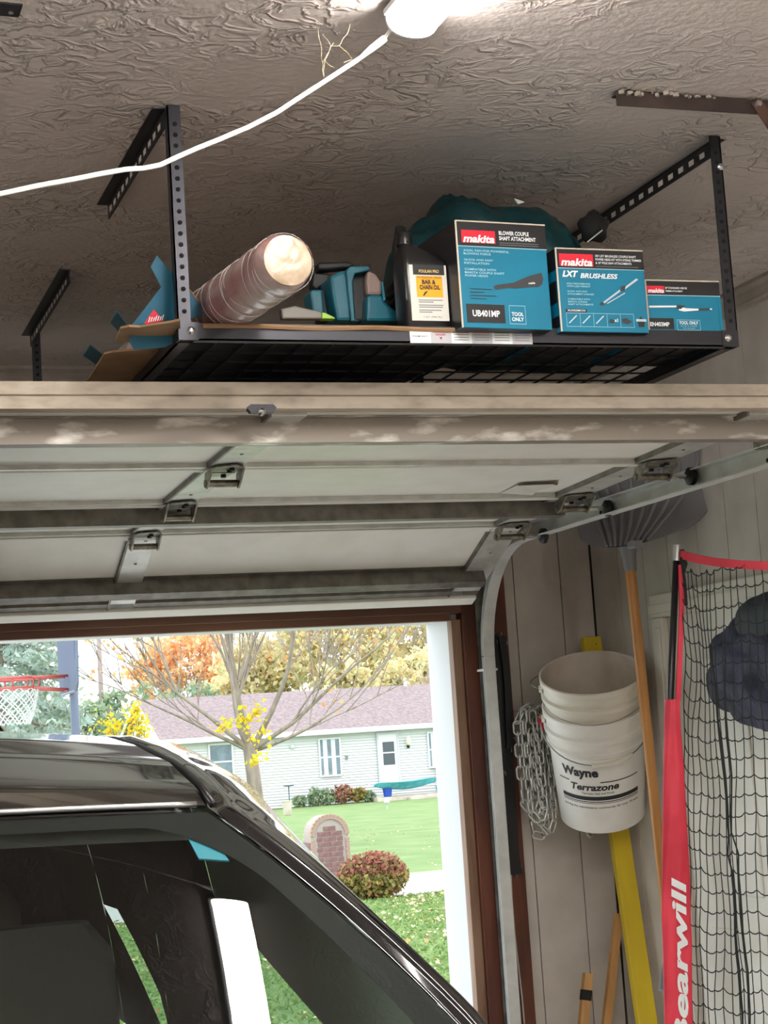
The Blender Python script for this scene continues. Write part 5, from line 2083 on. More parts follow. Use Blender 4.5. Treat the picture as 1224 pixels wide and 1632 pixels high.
for sx in (-1, 1):
    for y in (1.15, 4.25):
        MB().lathe([(.0, -.11), (.20, -.11), (.22, -.10), (.34, -.10), (.345, -.06), (.345, .06), (.34, .10), (.22, .10), (.20, .08), (0, .08)], (X0 + sx * .90, y, .345), (sx, 0, 0), 28).build('wheel', 'tyre', car, auto=40)
    MB().box2((X0 + sx * .62 - .14, .295, .60), (X0 + sx * .62 + .14, .36, .72)).build('headlamp', 'print_silver', car, bevel=.02)
MB().box2((X0 - .35, .285, .42), (X0 + .35, .33, .62)).build('grille', 'car_trim', car, bevel=.01)
# front and middle seats seen through the glass
for (y, sxs) in ((2.55, (-.42, .42)), (3.55, (-.42, .42))):
    for sx in sxs:
        rings = []
        for (z, w, d) in ((1.08, .25, .07), (1.22, .24, .065), (1.32, .20, .055), (1.37, .13, .04)):
            rings.append(rrect(X0 + sx - w, X0 + sx + w, y - d, y + d, z, .03))
        MB().loft(rings).build('seat_back', 'car_seat', car, auto=50)
        rings = [rrect(X0 + sx - w, X0 + sx + w, y + .02 - d, y + .02 + d, z, .025) for (z, w, d) in ((1.365, .10, .040), (1.41, .135, .055), (1.52, .13, .05), (1.56, .10, .03))]
        MB().loft(rings).build('headrest', 'car_seat', car, auto=50)
q = aY(-4, 1166, 3.6)
MB().loft([[q + V((-.03, 0, -.03)), q + V((.03, 0, -.03)), q + V((.03, .12, -.03)), q + V((-.03, .12, -.03))], [q + V((-.006, .05, .022)), q + V((.006, .05, .022)), q + V((.006, .11, .022)), q + V((-.006, .11, .022))]]).build('antenna_fin', 'car_trim', car)

# ================================================================== OUTDOORS
def gz(y):
    ks = [(5.3, -.03), (8, -.10), (24, -.52), (30, -.60), (71, -1.06), (160, -1.6), (400, -2.0)]
    for a, c in zip(ks, ks[1:]):
        if y <= c[0]:
            return a[1] + (c[1] - a[1]) * (y - a[0]) / (c[0] - a[0])
    return ks[-1][1]


yy = [5.42, 8, 12, 16, 20, 24, 27, 30, 40, 50, 60, 71, 100, 160, 300]
lawn = MB()
lawn.grid(lambda u, v_: V((-40 + 130 * u, yy[round(v_ * (len(yy) - 1))], gz(yy[round(v_ * (len(yy) - 1))]) - .02)), 26, len(yy) - 1)
tag(lawn.build('lawn', 'lawn'), kind='structure')
dr = MB()
yd = [5.42, 8, 12, 16, 20, 23.4]
dr.grid(lambda u, v_: V((-3.4 + 5.6 * u, yd[round(v_ * 5)], gz(yd[round(v_ * 5)]) + .005)), 2, 5)
tag(dr.build('driveway', 'concrete_drive'), kind='structure')
rd = MB()
yr = [24.0, 24.6, 27.6, 28.2]
rd.grid(lambda u, v_: V((-40 + 90 * u, yr[round(v_ * 3)], gz(yr[round(v_ * 3)]) + .010)), 6, 3)
tag(rd.build('street', 'road_pale'), kind='structure')

# grass blades and fallen leaves in the wedge of lawn the doorway shows
n = 70000
Y = 24 - 18 * rng.uniform(0, 1, n) ** 1.0
X = rng.uniform(2.3, 14.0, n)
keep = X > 2.3
X, Y = X[keep], Y[keep]
Z = np.array([gz(y) for y in Y])
me_o = leaf_mesh('grass_tufts', np.stack([X, Y, Z + .01], 1), rng.uniform(.015, .035, len(X)), 'grass_blades', elong=2.6)
tag(me_o, 'short green grass tufts across the front lawn', 'grass', kind='stuff')
n = 6500
Y = np.concatenate([rng.uniform(6.5, 24, n), rng.uniform(28.5, 45, 900)])
X = np.concatenate([rng.uniform(2.4, 14.0, n), rng.uniform(2.0, 20.0, 900)])
# drifts: keep more where a noise field is high
msk = np.array([nz3((x * .9, y * .7, 5)) > -.12 + .25 * random.random() for x, y in zip(X, Y)])
X, Y = X[msk], Y[msk]
Z = np.array([gz(y) for y in Y])
lf = leaf_mesh('fallen_leaves', np.stack([X, Y, Z + .035], 1), rng.uniform(.028, .060, len(X)), 'fallen_leaves', up=.8, elong=1.2)
tag(lf, 'pale yellow and tan autumn leaves scattered over the lawn', 'leaves', kind='stuff')

# ------------------------------------------------------------------ brick mailbox
mbx = thing('brick_mailbox', (7.81, 25.5, gz(25.5)), 'arched red brick mailbox pillar beside the reddish bush', 'mailbox')
MW, MH = .30, .86       # half width, spring height of the arch
base = V((7.81, 25.5, gz(25.5)))
core = [base + V((-MW + .012, 0, 0)), base + V((MW - .012, 0, 0))]
arch = [base + V(((MW - .012) * math.cos(PI * i / 16), 0, MH + (MW - .012) * math.sin(PI * i / 16))) for i in range(17)]
MB().prism([core[0], core[1]] + arch, (0, .40, 0)).build('mortar_core', 'mortar', mbx)
brick_me = MB().box((0, 0, 0), (.185, .03, .062)).mesh('brick')
brick_me.materials.append(MATS['brick_red'])
half_me = MB().box((0, 0, 0), (.088, .03, .062)).mesh('half_brick')
half_me.materials.append(MATS['brick_red'])
for row in range(13):
    z = .045 + row * .076
    wv = MW - .075 if z < MH else math.sqrt(max(0, (MW - .085) ** 2 - (z - MH) ** 2))
    x = -wv
    xs = [-.19, 0, .19] if row % 2 == 0 else [-.095, .095]
    for xx in xs:
        if abs(xx) + .09 <= wv + .012:
            obj_from(brick_me, 'brick', mbx, (xx, .004, z))
        elif abs(xx) + .04 <= wv + .03:
            obj_from(half_me, 'brick', mbx, (math.copysign(abs(xx) - .035, xx), .004, z))
    if row % 2 == 1 and z < MH:
        for s in (-1, 1):
            pass
arch_me = MB().box((0, 0, 0), (.055, .05, .070)).mesh('arch_brick')
arch_me.materials.append(MATS['brick_tan'])
for i in range(15):
    a = PI * (i + .5) / 15
    obj_from(arch_me, 'arch_brick', mbx, ((MW - .028) * math.cos(a), .0, MH + (MW - .028) * math.sin(a)), (0, PI / 2 - a, 0))
for s in (-1, 1):
    for k in range(11):
        obj_from(arch_me, 'arch_brick', mbx, (s * (MW - .028), .0, .035 + k * .074), None)
side_me = MB().box((0, 0, 0), (.03, .185, .062)).mesh('side_brick')
side_me.materials.append(MATS['brick_red'])
for k in range(10):
    for yv in (.11, .30):
        for s in (-1, 1):
            obj_from(side_me, 'brick', mbx, (s * (MW - .004), yv, .045 + k * .076))

# ------------------------------------------------------------------ bush by the mailbox
def blob_pts(n, c, r, hollow=.45):
    d = rng.normal(size=(n, 3))
    d /= np.linalg.norm(d, axis=1)[:, None]
    rr = rng.uniform(hollow, 1, n)[:, None] ** .6
    return np.array(c) + d * rr * np.array(r)


bs = thing('red_bush', (7.98, 24.0, gz(24)), 'rounded bush turning red on top beside the street', 'bush')
off = root_loc(bs)
bz = gz(24)
pts = blob_pts(2600, (7.95, 24.0, bz + .31), (.52, .42, .34))
hi = pts[:, 2] > bz + .36
leaf_mesh('upper_leaves', pts[hi], rng.uniform(.035, .07, hi.sum()), 'bush_leaves', bs, off=off)
leaf_mesh('lower_leaves', pts[~hi], rng.uniform(.035, .07, (~hi).sum()), 'bush_leaves_low', bs, off=off)
b = MB()
for k in range(9):
    a = k * .7
    b.tube([V((7.95, 24, bz - .02)), V((7.95 + .2 * math.cos(a), 24 + .2 * math.sin(a), bz + .3)), V((7.95 + .34 * math.cos(a), 24 + .3 * math.sin(a), bz + .55))], [.012, .008, .003], 5)
b.build('stems', 'bark_grey', bs)


# ------------------------------------------------------------------ trees
def grow(mb, p, d, L, r, depth, tips, spread=.55, upb=.15, minr=.012, rnd=random):
    n = 4
    pts = [p]
    q = p
    dd = d
    rs = [r]
    for i in range(n):
        dd = (dd + V((rnd.uniform(-1, 1), rnd.uniform(-1, 1), rnd.uniform(-.6, 1))) * .13 + V((0, 0, upb * .2))).normalized()
        q = q + dd * L / n
        pts.append(q)
        rs.append(r * (1 - .42 * (i + 1) / n))
    mb.tube(pts, rs, 6 if r > .05 else 4, caps=False)
    if depth == 0:
        tips.append(q)
        tips.append(pts[2])
        return
    k = 2 if depth < 3 else 3
    for _ in range(k):
        nd = (dd + V((rnd.uniform(-1, 1), rnd.uniform(-1, 1), rnd.uniform(-.3, .8))) * spread).normalized()
        st_ = pts[rnd.choice([2, 3, 4])]
        grow(mb, st_, nd, L * rnd.uniform(.62, .82), max(minr, rs[-1] * rnd.uniform(.6, .85)), depth - 1, tips, spread, upb, minr, rnd)
    grow(mb, q, dd, L * .75, max(minr, rs[-1] * .9), depth - 1, tips, spread, upb, minr, rnd)


R1 = random.Random(5)
t0 = V((10.55, 40, gz(40)))
mt = thing('maple_tree', t0, 'bare-branched maple with a few orange and yellow leaves in front of the white house', 'tree')
b = MB()
trunk = [t0 + V((0, 0, -.1)), t0 + V((.0, 0, .8)), t0 + V((-.05, 0, 1.7)), t0 + V((-.12, 0, 2.45))]
b.tube(trunk, [.24, .185, .165, .15], 10, caps=False)
tips = []
for (dx, dz, L, r) in ((-.35, 1.0, 1.7, .085), (.05, 1.1, 1.9, .10), (.50, .95, 1.8, .08), (-.95, .75, 1.7, .065), (1.0, .60, 2.0, .065), (-.7, .45, 1.5, .05), (1.0, .25, 1.7, .05), (-.15, 1.2, 1.8, .08)):
    st_ = trunk[-1] + V((dx * .05, 0, R1.uniform(-.45, .05)))
    grow(b, st_, V((dx, R1.uniform(-.6, .6), dz)).normalized(), L * 1.2, r, 3, tips, .75, .12, .016, R1)
b.build('branches', 'bark_grey', mt, smooth=True)
tp = np.array([tuple(t) for t in tips])
sel = tp[rng.uniform(size=len(tp)) < .22]
cen = np.repeat(sel, 5, 0) + rng.normal(size=(len(sel) * 5, 3)) * .18
leaf_mesh('leaves', cen, rng.uniform(.06, .11, len(cen)), 'leaf_maple', mt, off=t0)
# bright low sprig of green-gold leaves near the crotch
gp = [np.array(aY(x, y, 39)) for x, y in ((402, 1135), (410, 1130), (398, 1150), (380, 1150), (365, 1155), (350, 1160), (400, 1170), (420, 1165), (415, 1205), (405, 1212), (395, 1145))]
cen = np.repeat(np.array(gp), 14, 0) + rng.normal(size=(len(gp) * 14, 3)) * np.array([.10, .1, .08])
leaf_mesh('gold_leaves', cen, rng.uniform(.06, .12, len(cen)), 'leaf_gold', mt, off=t0)


def crown_tree(name, label, x, y, h, trunk_h, blobs, n, size, m, cat='tree', group=None, bark='bark_far', seed=1, depth=3, tr_r=.18):
    rr = random.Random(seed)
    base = V((x, y, gz(y)))
    t = thing(name, base, label, cat, group)
    b = MB()
    tips = []
    b.tube([base - V((0, 0, .1)), base + V((.05, 0, trunk_h * .5)), base + V((0, 0, trunk_h))], [tr_r, tr_r * .85, tr_r * .7], 8, caps=False)
    for k in range(5):
        a = 2 * PI * k / 5 + rr.random()
        grow(b, base + V((0, 0, trunk_h * rr.uniform(.75, 1))), V((math.cos(a) * .6, math.sin(a) * .6, 1)).normalized(), h * .26, tr_r * .5, depth, tips, .5, .2, .02, rr)
    b.build('trunk', bark, t, smooth=True)
    cs_ = []
    tot = sum(bl[3] * bl[4] * bl[5] for bl in blobs)
    for bl in blobs:
        k = int(n * (bl[3] * bl[4] * bl[5]) / tot)
        # each blob is itself made of clumps so the crown has gaps
        cl_ = blob_pts(max(6, k // 45), bl[:3], bl[3:], .25)
        per = max(1, k // len(cl_))
        cs_.append(np.repeat(cl_, per, 0) + rng.normal(size=(len(cl_) * per, 3)) * min(bl[3:]) * .16)
    c_ = np.concatenate(cs_)
    leaf_mesh('foliage', c_, rng.uniform(size * .6, size * 1.3, len(c_)), m, t, off=base)
    return t


# orange oak far behind the roof
crown_tree('oak_tree', 'round orange autumn oak rising behind the left end of the roof', 25.0, 110, 10, 3.2,
           [(25.0, 110, 7.0, 3.0, 2.5, 2.4), (22.6, 110, 5.6, 1.8, 2, 1.7), (27.3, 110, 5.6, 2.0, 2, 1.8)], 4600, .27, 'leaf_orange', seed=3)
# yellowing row behind the house
for i, (x, y, z, rx, rz, lab, mm) in enumerate((
        (30.5, 96, 7.0, 3.4, 4.4, 'yellow-green leafy tree behind the house, just right of the maple crown', 'leaf_yellow'),
        (35.5, 98, 7.2, 3.6, 4.8, 'tall yellow tree behind the roof above the house door', 'leaf_yellow'),
        (40.0, 96, 6.6, 3.2, 4.6, 'yellow tree behind the house beside the white door casing', 'leaf_yellow'),
        (26.8, 100, 5.2, 2.6, 2.8, 'thin pale yellow tree seen through the maple branches', 'leaf_yellow'))):
    crown_tree('autumn_tree', lab, x, y, 12, 3.5, [(x, y, z, rx, 2.6, rz), (x + rx * .5, y, z - 2.4, rx * .8, 2, rz * .5)], 5200, .30, mm, group='autumn trees behind the house', seed=10 + i)
crown_tree('autumn_tree', 'low pale yellow tree right behind the ridge of the roof', 31.5, 84, 7, 2.0, [(31.5, 84, 4.6, 3.8, 1.6, 1.4), (27.0, 84, 4.2, 2.4, 1.6, 1.1)], 1700, .22, 'leaf_yellow', group='autumn trees behind the house', seed=22)


def conifer(name, label, x, y, h, r, n, m, seed):
    rr = random.Random(seed)
    base = V((x, y, gz(y)))
    t = thing(name, base, label, 'tree', 'blue-green spruces')
    b = MB()
    b.tube([base - V((0, 0, .1)), base + V((0, 0, h))], [.18, .03], 8)
    cs_ = []
    lev = int(h / .42)
    for i in range(lev):
        z = .35 + h * i / lev
        R_ = r * (1 - i / lev) ** .8 + .1
        for k in range(11):
            a = rr.uniform(0, 2 * PI)
            tip = base + V((math.cos(a) * R_, math.sin(a) * R_, z - R_ * .18))
            st_ = base + V((0, 0, z + .1))
            if k % 2 == 0:
                b.tube([st_, tip], [.03, .008], 4, caps=False)
            for q in range(int(n / lev / 11)):
                f = rr.uniform(.25, 1.0)
                p = st_.lerp(tip, f)
                cs_.append((p.x + rr.gauss(0, .12), p.y + rr.gauss(0, .12), p.z - abs(rr.gauss(0, .12))))
    b.build('trunk', 'bark_grey', t)
    cs_ = np.array(cs_)
    leaf_mesh('needles', cs_, rng.uniform(.06, .12, len(cs_)), m, t, off=base, elong=2.4)


conifer('spruce_tree', 'blue-green spruce filling the far left behind the basketball hoop', 5.05, 42, 12, 2.3, 15000, 'needle_blue', 1)
conifer('spruce_tree', 'second blue-green spruce partly hidden behind the basketball pole', 7.2, 52, 9.2, 2.2, 10000, 'needle_blue', 2)
for i, (x, y, z, rx, rz, lab) in enumerate(((14.2, 86, 2.4, 2.3, 2.0, 'dark green hedge tree behind the basketball pole'), (17.6, 90, 3.0, 2.6, 1.9, 'green tree left of the house roof'),
                                            (21.5, 94, 3.3, 3.0, 1.7, 'green tree rising behind the left roof ridge'), (11.6, 84, 2.6, 1.7, 2.2, 'grey-green tree between the spruces'))):
    crown_tree('green_tree', lab, x, y, 5, 1.6, [(x, y, z, rx, 1.8, rz), (x + .6, y, z - 1.6, rx * 1.0, 1.8, 1.6)], 2600, .24, 'leaf_green', group='green trees beside the house', seed=40 + i)
# gold shrub in front of the gable end
gs_ = thing('gold_shrub', (11.5, 58, gz(58)), 'small bright yellow shrub in front of the gable end', 'shrub')
o_ = root_loc(gs_)
gp = [np.array(aY(x, y, 58)) for x, y in ((215, 1130), (220, 1145), (218, 1160), (225, 1170), (210, 1150), (230, 1160), (178, 1160), (185, 1168), (172, 1155))]
cen = np.repeat(np.array(gp), 34, 0) + rng.normal(size=(len(gp) * 34, 3)) * np.array([.16, .2, .18])
leaf_mesh('foliage', cen, rng.uniform(.08, .15, len(cen)), 'leaf_gold', gs_, off=o_)
b = MB()
for g_ in gp:
    b.tube([V((11.5, 58, gz(58))), V(((11.5 + g_[0]) / 2, 58, g_[2] * .4)), V(tuple(g_))], [.05, .03, .012], 5)
b.build('stems', 'bark_grey', gs_)
up = thing('utility_pole', (15.9, 90, gz(90)), 'weathered utility pole standing against the pale sky', 'utility pole')
MB().tube([V((15.9, 90, gz(90))), V((15.9, 90, 11))], [.15, .11], 10).build('shaft', 'pole_wood', up, smooth=True)
MB().box2((14.9, 89.85, 9.9), (16.9, 89.98, 10.05)).build('crossarm', 'pole_wood', up)

# ------------------------------------------------------------------ white ranch house
HY = 71.0
hx0, hx1 = 15.0, 34.0
hg_ = gz(71)
EZ = 1.93
hs_ = thing('ranch_house', (24, 74, hg_), 'long white ranch house with a purplish-grey shingle roof across the street', 'house')
b = MB()
nl_ = 26
zs = [hg_ + (EZ - hg_) * i / nl_ for i in range(nl_ + 1)]
profw = []
for i in range(nl_):
    profw += [(-.05, zs[i]), (0.0, zs[i + 1])]
b.grid(lambda u, v_: V((hx0 + (hx1 - hx0) * u, HY + profw[round(v_ * (len(profw) - 1))][0], profw[round(v_ * (len(profw) - 1))][1])), 1, len(profw) - 1)
b.face([(hx0, HY, hg_), (hx0, HY + 8, hg_), (hx0, HY + 8, EZ), (hx0, HY + 4, 3.6), (hx0, HY, EZ)])
b.face([(hx1, HY, hg_), (hx1, HY + 8, hg_), (hx1, HY + 8, EZ), (hx1, HY + 4, 3.6), (hx1, HY, EZ)])
b.face([(hx0, HY + 8, hg_), (hx1, HY + 8, hg_), (hx1, HY + 8, EZ), (hx0, HY + 8, EZ)])
b.build('clapboard_wall', 'siding_white', hs_)
# roof slabs
rf = MB()
for s in (-1, 1):
    y_e = HY + 4 + s * 4.45
    rf.loft([[V((x, y_e, EZ - .02)), V((x, HY + 4, 3.66)), V((x, HY + 4, 3.78)), V((x, y_e, EZ + .10))] for x in (hx0 - .3, hx1 + .3)])
rf = rf.build('roof', 'shingles', hs_)
MB().box2((hx0 - .3, HY - .48, EZ - .12), (hx1 + .3, HY - .43, EZ + .09)).build('gutter', 'white_vinyl', hs_)
MB().box2((hx0 - .3, HY - .44, EZ - .08), (hx1 + .3, HY + .02, EZ - .05)).build('soffit', 'white_vinyl', hs_)
for s in (-1, 1):
    y_e = HY + 4 + s * 4.47
    MB().loft([[V((hx0 - .34, y_e, EZ - .10)), V((hx0 - .34, HY + 4, 3.60)), V((hx0 - .34, HY + 4, 3.80)), V((hx0 - .34, y_e, EZ + .11))],
               [V((hx0 - .29, y_e, EZ - .10)), V((hx0 - .29, HY + 4, 3.60)), V((hx0 - .29, HY + 4, 3.80)), V((hx0 - .29, y_e, EZ + .11))]]).build('rake_board', 'white_vinyl', hs_)
MB().tube([V((26.9, HY + 3.9, 3.7)), V((26.9, HY + 3.9, 4.1))], .08, 8).build('vent_pipe', 'white_vinyl', hs_)


HW_ = HY - .055      # outer plane of the clapboards


def hwindow(x0, x1, z0, z1, curtain=False):
    w = MB()
    f = .07
    w.box2((x0 - f, HW_ - .07, z0 - f), (x0, HW_ + .02, z1 + f)).box2((x1, HW_ - .07, z0 - f), (x1 + f, HW_ + .02, z1 + f)).box2((x0, HW_ - .07, z1), (x1, HW_ + .02, z1 + f)).box2((x0, HW_ - .08, z0 - f), (x1, HW_ + .02, z0))
    w = w.build('window', 'white_vinyl', hs_)
    zm = (z0 + z1) / 2
    MB().box2((x0, HW_ - .05, zm - .03), (x1, HW_ - .01, zm + .03)).build('meeting_rail', 'white_vinyl', w)
    for a, c in ((z0, zm - .03), (zm + .03, z1)):
        MB().box2((x0, HW_ - .035, a), (x1, HW_ - .028, c)).build('pane', 'window_dark', w)
    if curtain:
        for c in (.25, .68):
            MB().box2((x0 + (x1 - x0) * (c - .1), HW_ - .040, z0), (x0 + (x1 - x0) * (c + .12), HW_ - .036, z1)).build('curtain', 'curtain_pale', w)


hwindow(21.53, 22.36, .14, 1.60, True)
hwindow(26.36, 26.98, .18, 1.58, True)
hwindow(16.85, 17.75, .30, 1.66)
hwindow(29.5, 30.6, .2, 1.6)
# front door with storm panes
hd = thing('front_door', (24.5, HW_, hg_))
hd.parent = hs_
hd.location = V((24.5, HW_, hg_)) - root_loc(hs_)
DZ0, DZ1 = -.42, 1.68
m = MB()
m.box2((24.02, HW_ - .08, DZ0), (24.10, HW_ + .02, DZ1 + .06)).box2((24.92, HW_ - .08, DZ0), (25.0, HW_ + .02, DZ1 + .06)).box2((24.10, HW_ - .08, DZ1 - .02), (24.92, HW_ + .02, DZ1 + .06))
fr_ = m.build('door_frame', 'pale_grey', hs_)
dl = MB().box2((24.10, HW_ - .05, DZ0), (24.92, HW_ - .01, DZ1 - .02)).build('front_door', 'white_vinyl', hs_)
for a, c in ((.50, .98), (1.04, 1.46)):
    MB().box2((24.27, HW_ - .062, a - .12), (24.78, HW_ - .05, c - .12)).build('pane', 'door_pane', dl)
bpy.data.objects.remove(hd)
# wall lantern
ln = MB().box2((25.36, HW_ - .16, 1.02), (25.44, HW_ - .02, 1.16)).build('wall_lantern', 'black_matte', hs_)
MB().lathe([(0, 0), (.07, .02), (.10, .22), (.06, .34), (0, .38)], (25.40, HW_ - .16, 1.14), (0, 0, 1), 10).build('lantern_glass', 'lantern_glow', ln, smooth=True)
MB().box2((22.62, HW_ - .05, .72), (22.72, HW_, .90)).build('meter_box', 'print_grey', hs_)
MB().lathe([(0, 0), (.11, .01), (.05, .10), (0, .12)], (20.35, HW_ - .02, 1.40), (0, -1, 0), 12).build('eave_spotlight', 'white_vinyl', hs_)

# porch slab, hammock and the things on the porch
pc = MB().box2((23.4, HY - 1.6, hg_), (34, HY - .02, hg_ + .16)).build('porch_slab', 'porch_stone')
pc['kind'] = 'structure'
for i in range(3):
    x = 24.7 + i * 1.3
    tag(MB().box2((x, HY - 2.0 + .05 * (i % 2), hg_ - .05), (x + 1.18, HY - 1.62, hg_ + .10)).build('step_stone', 'porch_stone', bevel=.02), ('pale edging stone at the left end of the porch row', 'second pale edging stone below the hammock', 'third pale edging stone from the left along the porch', 'fourth pale edging stone, beside the white door jamb', 'pale edging stone beyond the white jamb', 'last pale edging stone on the far right')[i], 'stone', 'porch edging stones')
hm = thing('hammock', (25.2, HY - 1.3, hg_), 'turquoise hammock slung in front of the house door', 'hammock')
ha, hb = aY(596, 1250, HY - 1.3), aY(697, 1240, HY - 1.3)


def hamm(u, v_):
    p = ha.lerp(hb, u)
    sag = .22 * math.sin(PI * u)
    w = .10 + .34 * math.sin(PI * min(1, max(0, u))) ** .5
    return p + V((0, (v_ - .5) * .8 * math.sin(PI * max(.08, min(.92, u))), -sag + w * (abs(v_ - .5) * 1.4) - .10))


MB().grid(hamm, 28, 8).build('cloth', 'hammock_teal', hm, smooth=True)
MB().grid(lambda u, v_: hamm(u, v_) - V((0, 0, .012)), 28, 8).build('cloth_back', 'hammock_teal', hm, smooth=True)
rp_ = aY(545, 1234, HY - .6)
MB().tube([rp_, hamm(0, .5)], .018, 5).build('rope', 'rope_pale', hm)
MB().tube([hamm(1, .5), hamm(1, .5) + V((.9, .6, .55))], .018, 5).build('rope', 'rope_pale', hm)


def pot(name, label, x, y, z, r, h, m, cat):
    t = MB().lathe([(0, 0), (r * .8, 0), (r, h), (r * 1.06, h), (r * 1.06, h - .03), (r * .92, h - .04), (r * .75, .03), (0, .03)], (x, y, z), (0, 0, 1), 16).build(name, m, auto=40)
    return tag(t, label, cat)


q = aY(618, 1269, HY - 1.2)
pot('storage_tub', 'dark blue plastic tub under the hammock', q.x, q.y, hg_ + .16, .20, .36, 'tub_blue', 'tub')
q = aY(701, 1255, HY - 1.0)
pot('storage_tub', 'light blue plastic tub at the right end of the hammock', q.x, q.y, hg_ + .16, .18, .30, 'tub_cyan', 'tub')
pot('planter_pot', 'tan planter pot on the porch beside the light blue tub', q.x + .42, q.y, hg_ + .16, .24, .55, 'tan_pot', 'pot')
ds = thing('dish_chair', (26.85, HY - .5, hg_ + .16), 'round pale grey dish-shaped chair on the porch under the right window', 'chair')
MB().lathe([(0, .10), (.2, .08), (.34, .0), (.36, .01), (.2, .11), (0, .13)], (26.85, HY - .52, .02), (-.2, -.8, .5), 24).build('seat', 'pale_grey', ds, auto=40)
for s in (-1, 1):
    MB().tube([V((26.85 + .1 * s, HY - .5, .0)), V((26.85 + .3 * s, HY - .6, hg_ + .16))], .02, 6).build('leg', 'pale_grey', ds)
MB().tube([V((26.85, HY - .35, .0)), V((26.85, HY - .15, hg_ + .16))], .02, 6).build('leg', 'pale_grey', ds)
# planting bed by the wall
for i, (px_, py, r, mm, lab) in enumerate(((520, 1272, .42, 'leaf_green', 'low green shrub in the bed under the curtained window'), (545, 1270, .50, 'bush_leaves', 'reddish shrub in the bed right of the curtained window'),
                                           (570, 1270, .40, 'bush_leaves_low', 'mixed red and green shrub near the porch end'), (588, 1272, .28, 'leaf_green', 'small green plant at the porch corner'),
                                           (478, 1285, .30, 'leaf_green', 'small green plant by the white wall near the maple trunk'), (502, 1262, .30, 'leaf_green', 'tall thin green plant against the white wall'))):
    p = aY(px_, py, HY - .9)
    t = thing('bed_shrub', (p.x, p.y, gz(p.y)), lab, 'shrub', 'shrubs along the house wall')
    c_ = blob_pts(260, (p.x, p.y, gz(p.y) + r * .8), (r * 1.1, r * .8, r * (1.9 if i == 5 else .8)), .2)
    leaf_mesh('foliage', c_, rng.uniform(.08, .15, len(c_)), mm, t, off=root_loc(t))
    b = MB()
    for k in range(4):
        b.tube([V((p.x, p.y, gz(p.y) - .02)), V((p.x + .2 * math.cos(k * 1.7), p.y, gz(p.y) + r))], .015, 4)
    b.build('stems', 'bark_grey', t)
bf = thing('bird_feeder', (20.1, HY - 1.5, gz(70)), 'thin pole bird feeder standing before the white wall', 'bird feeder')
q = aY(460, 1254, HY - 1.5)
MB().tube([V((q.x, HY - 1.5, gz(70) - .02)), V((q.x, HY - 1.5, q.z))], .025, 6).build('pole', 'hoop_grey', bf)
MB().lathe([(0, .0), (.2, .02), (.22, .06), (0, .05)], (q.x, HY - 1.5, q.z), (0, 0, 1), 12).build('tray', 'hoop_grey', bf)
q = aY(458, 1290, 62)
sb = pot('garden_urn', 'pale stone urn at the edge of the planting bed', q.x, 62, gz(62), .18, .5, 'porch_stone', 'urn')
q = aY(617, 1287, 60)
gl = thing('garden_light', (q.x, 60, gz(60)), 'small white garden light on the far lawn', 'garden light')
MB().tube([V((q.x, 60, gz(60) - .02)), V((q.x, 60, gz(60) + .18))], .02, 6).build('stake', 'pale_grey', gl)
MB().lathe([(0, 0), (.08, 0), (.11, .1), (.05, .17), (0, .18)], (q.x, 60, gz(60) + .18), (0, 0, 1), 12).build('globe', 'white_vinyl', gl, smooth=True)

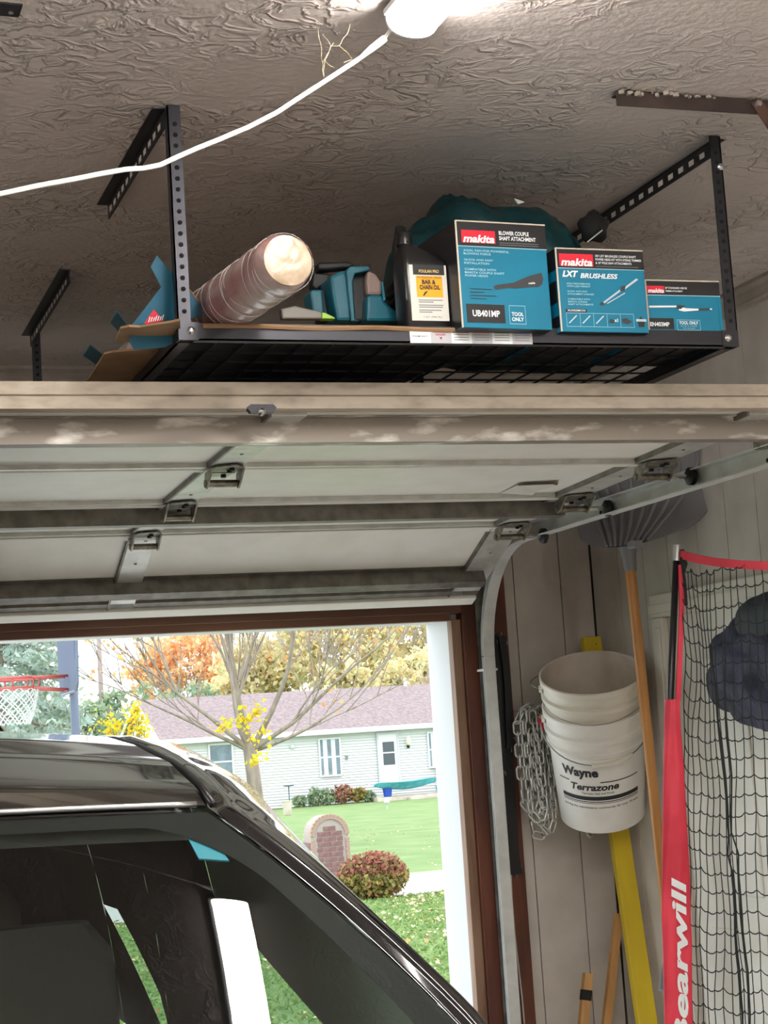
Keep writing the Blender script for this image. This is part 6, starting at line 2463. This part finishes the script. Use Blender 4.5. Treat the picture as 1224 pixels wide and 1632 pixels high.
# ------------------------------------------------------------------ basketball hoop
HPY = 13.0
hp0 = aY(122, 1165, HPY)
bh = thing('basketball_hoop', (hp0.x, HPY + .05, gz(HPY)), 'driveway basketball hoop with red rim, white net and grey pole', 'basketball hoop')
hp1 = aY(120, 1090, HPY + .05)
MB().tube([V((hp0.x, HPY + .05, gz(HPY) - .02)), V((hp0.x, HPY + .05, 2.0)), V((hp0.x, HPY + .05, 2.95))], .033, 12).build('pole', 'hoop_grey', bh, smooth=True)
nrm = V((-1, .044, 0)).normalized()
tan_ = V((.044, 1, 0)).normalized()
cB = aY(107, 1103, HPY)
zr = aY(100, 1078, HPY).z - cB.z         # rim height above the board's lower edge
for dz in (.18, .48):
    MB().beam((hp0.x, HPY + .05, cB.z + dz), (cB.x + .03, HPY + .05, cB.z + dz), .05, .04).build('arm', 'hoop_grey', bh)
prof_b = [(-.52, .16), (-.50, .05), (-.42, 0), (.42, 0), (.50, .05), (.54, .16), (.58, .72), (-.58, .72)]
bb = MB().prism([cB + tan_ * a + V((0, 0, c)) for a, c in prof_b], nrm * -.03).build('backboard', 'hoop_board', bh)
ed = [cB + tan_ * a + V((0, 0, c)) - nrm * .015 for a, c in prof_b]
MB().tube(ed, .016, 6, closed=True).build('board_frame', 'hoop_grey', bb)
rcn = cB + nrm * .415 + V((0, 0, zr))
ring = [rcn + V((.225 * math.cos(2 * PI * i / 32), .225 * math.sin(2 * PI * i / 32), 0)) for i in range(32)]
rim = MB().tube(ring, .011, 8, closed=True).build('rim', 'hoop_red', bh, smooth=True)
b = MB()
for sg in (-1, 1):
    b.tube([cB + tan_ * .10 * sg + V((0, 0, zr)), rcn + tan_ * .17 * sg - nrm * .15], .010, 6)
    b.tube([cB + tan_ * .10 * sg + V((0, 0, zr - .10)), rcn + tan_ * .15 * sg - nrm * .16 + V((0, 0, -.075))], .010, 6)
b.tube([cB + tan_ * .1 + V((0, 0, zr - .10)), cB - tan_ * .1 + V((0, 0, zr - .10))], .010, 6)
ring2 = [rcn + V((.215 * math.cos(2 * PI * i / 32), .215 * math.sin(2 * PI * i / 32), -.070)) for i in range(32)]
b.tube(ring2, .008, 6, closed=True)
for i in range(0, 32, 4):
    b.tube([ring[i], ring2[i]], .006, 4)
b.build('rim_brace', 'hoop_red', rim, smooth=True)
b = MB()
for i in range(14):
    for sg in (-1, 1):
        pts = []
        for k in range(9):
            f = k / 8
            a = 2 * PI * (i / 14) + sg * f * 1.35
            r = .215 - .075 * f + .01 * math.sin(f * PI)
            pts.append(rcn + V((r * math.cos(a), r * math.sin(a), -.07 - .26 * f)))
        b.tube(pts, .0055, 4)
b.build('net', 'hoop_net', bh)
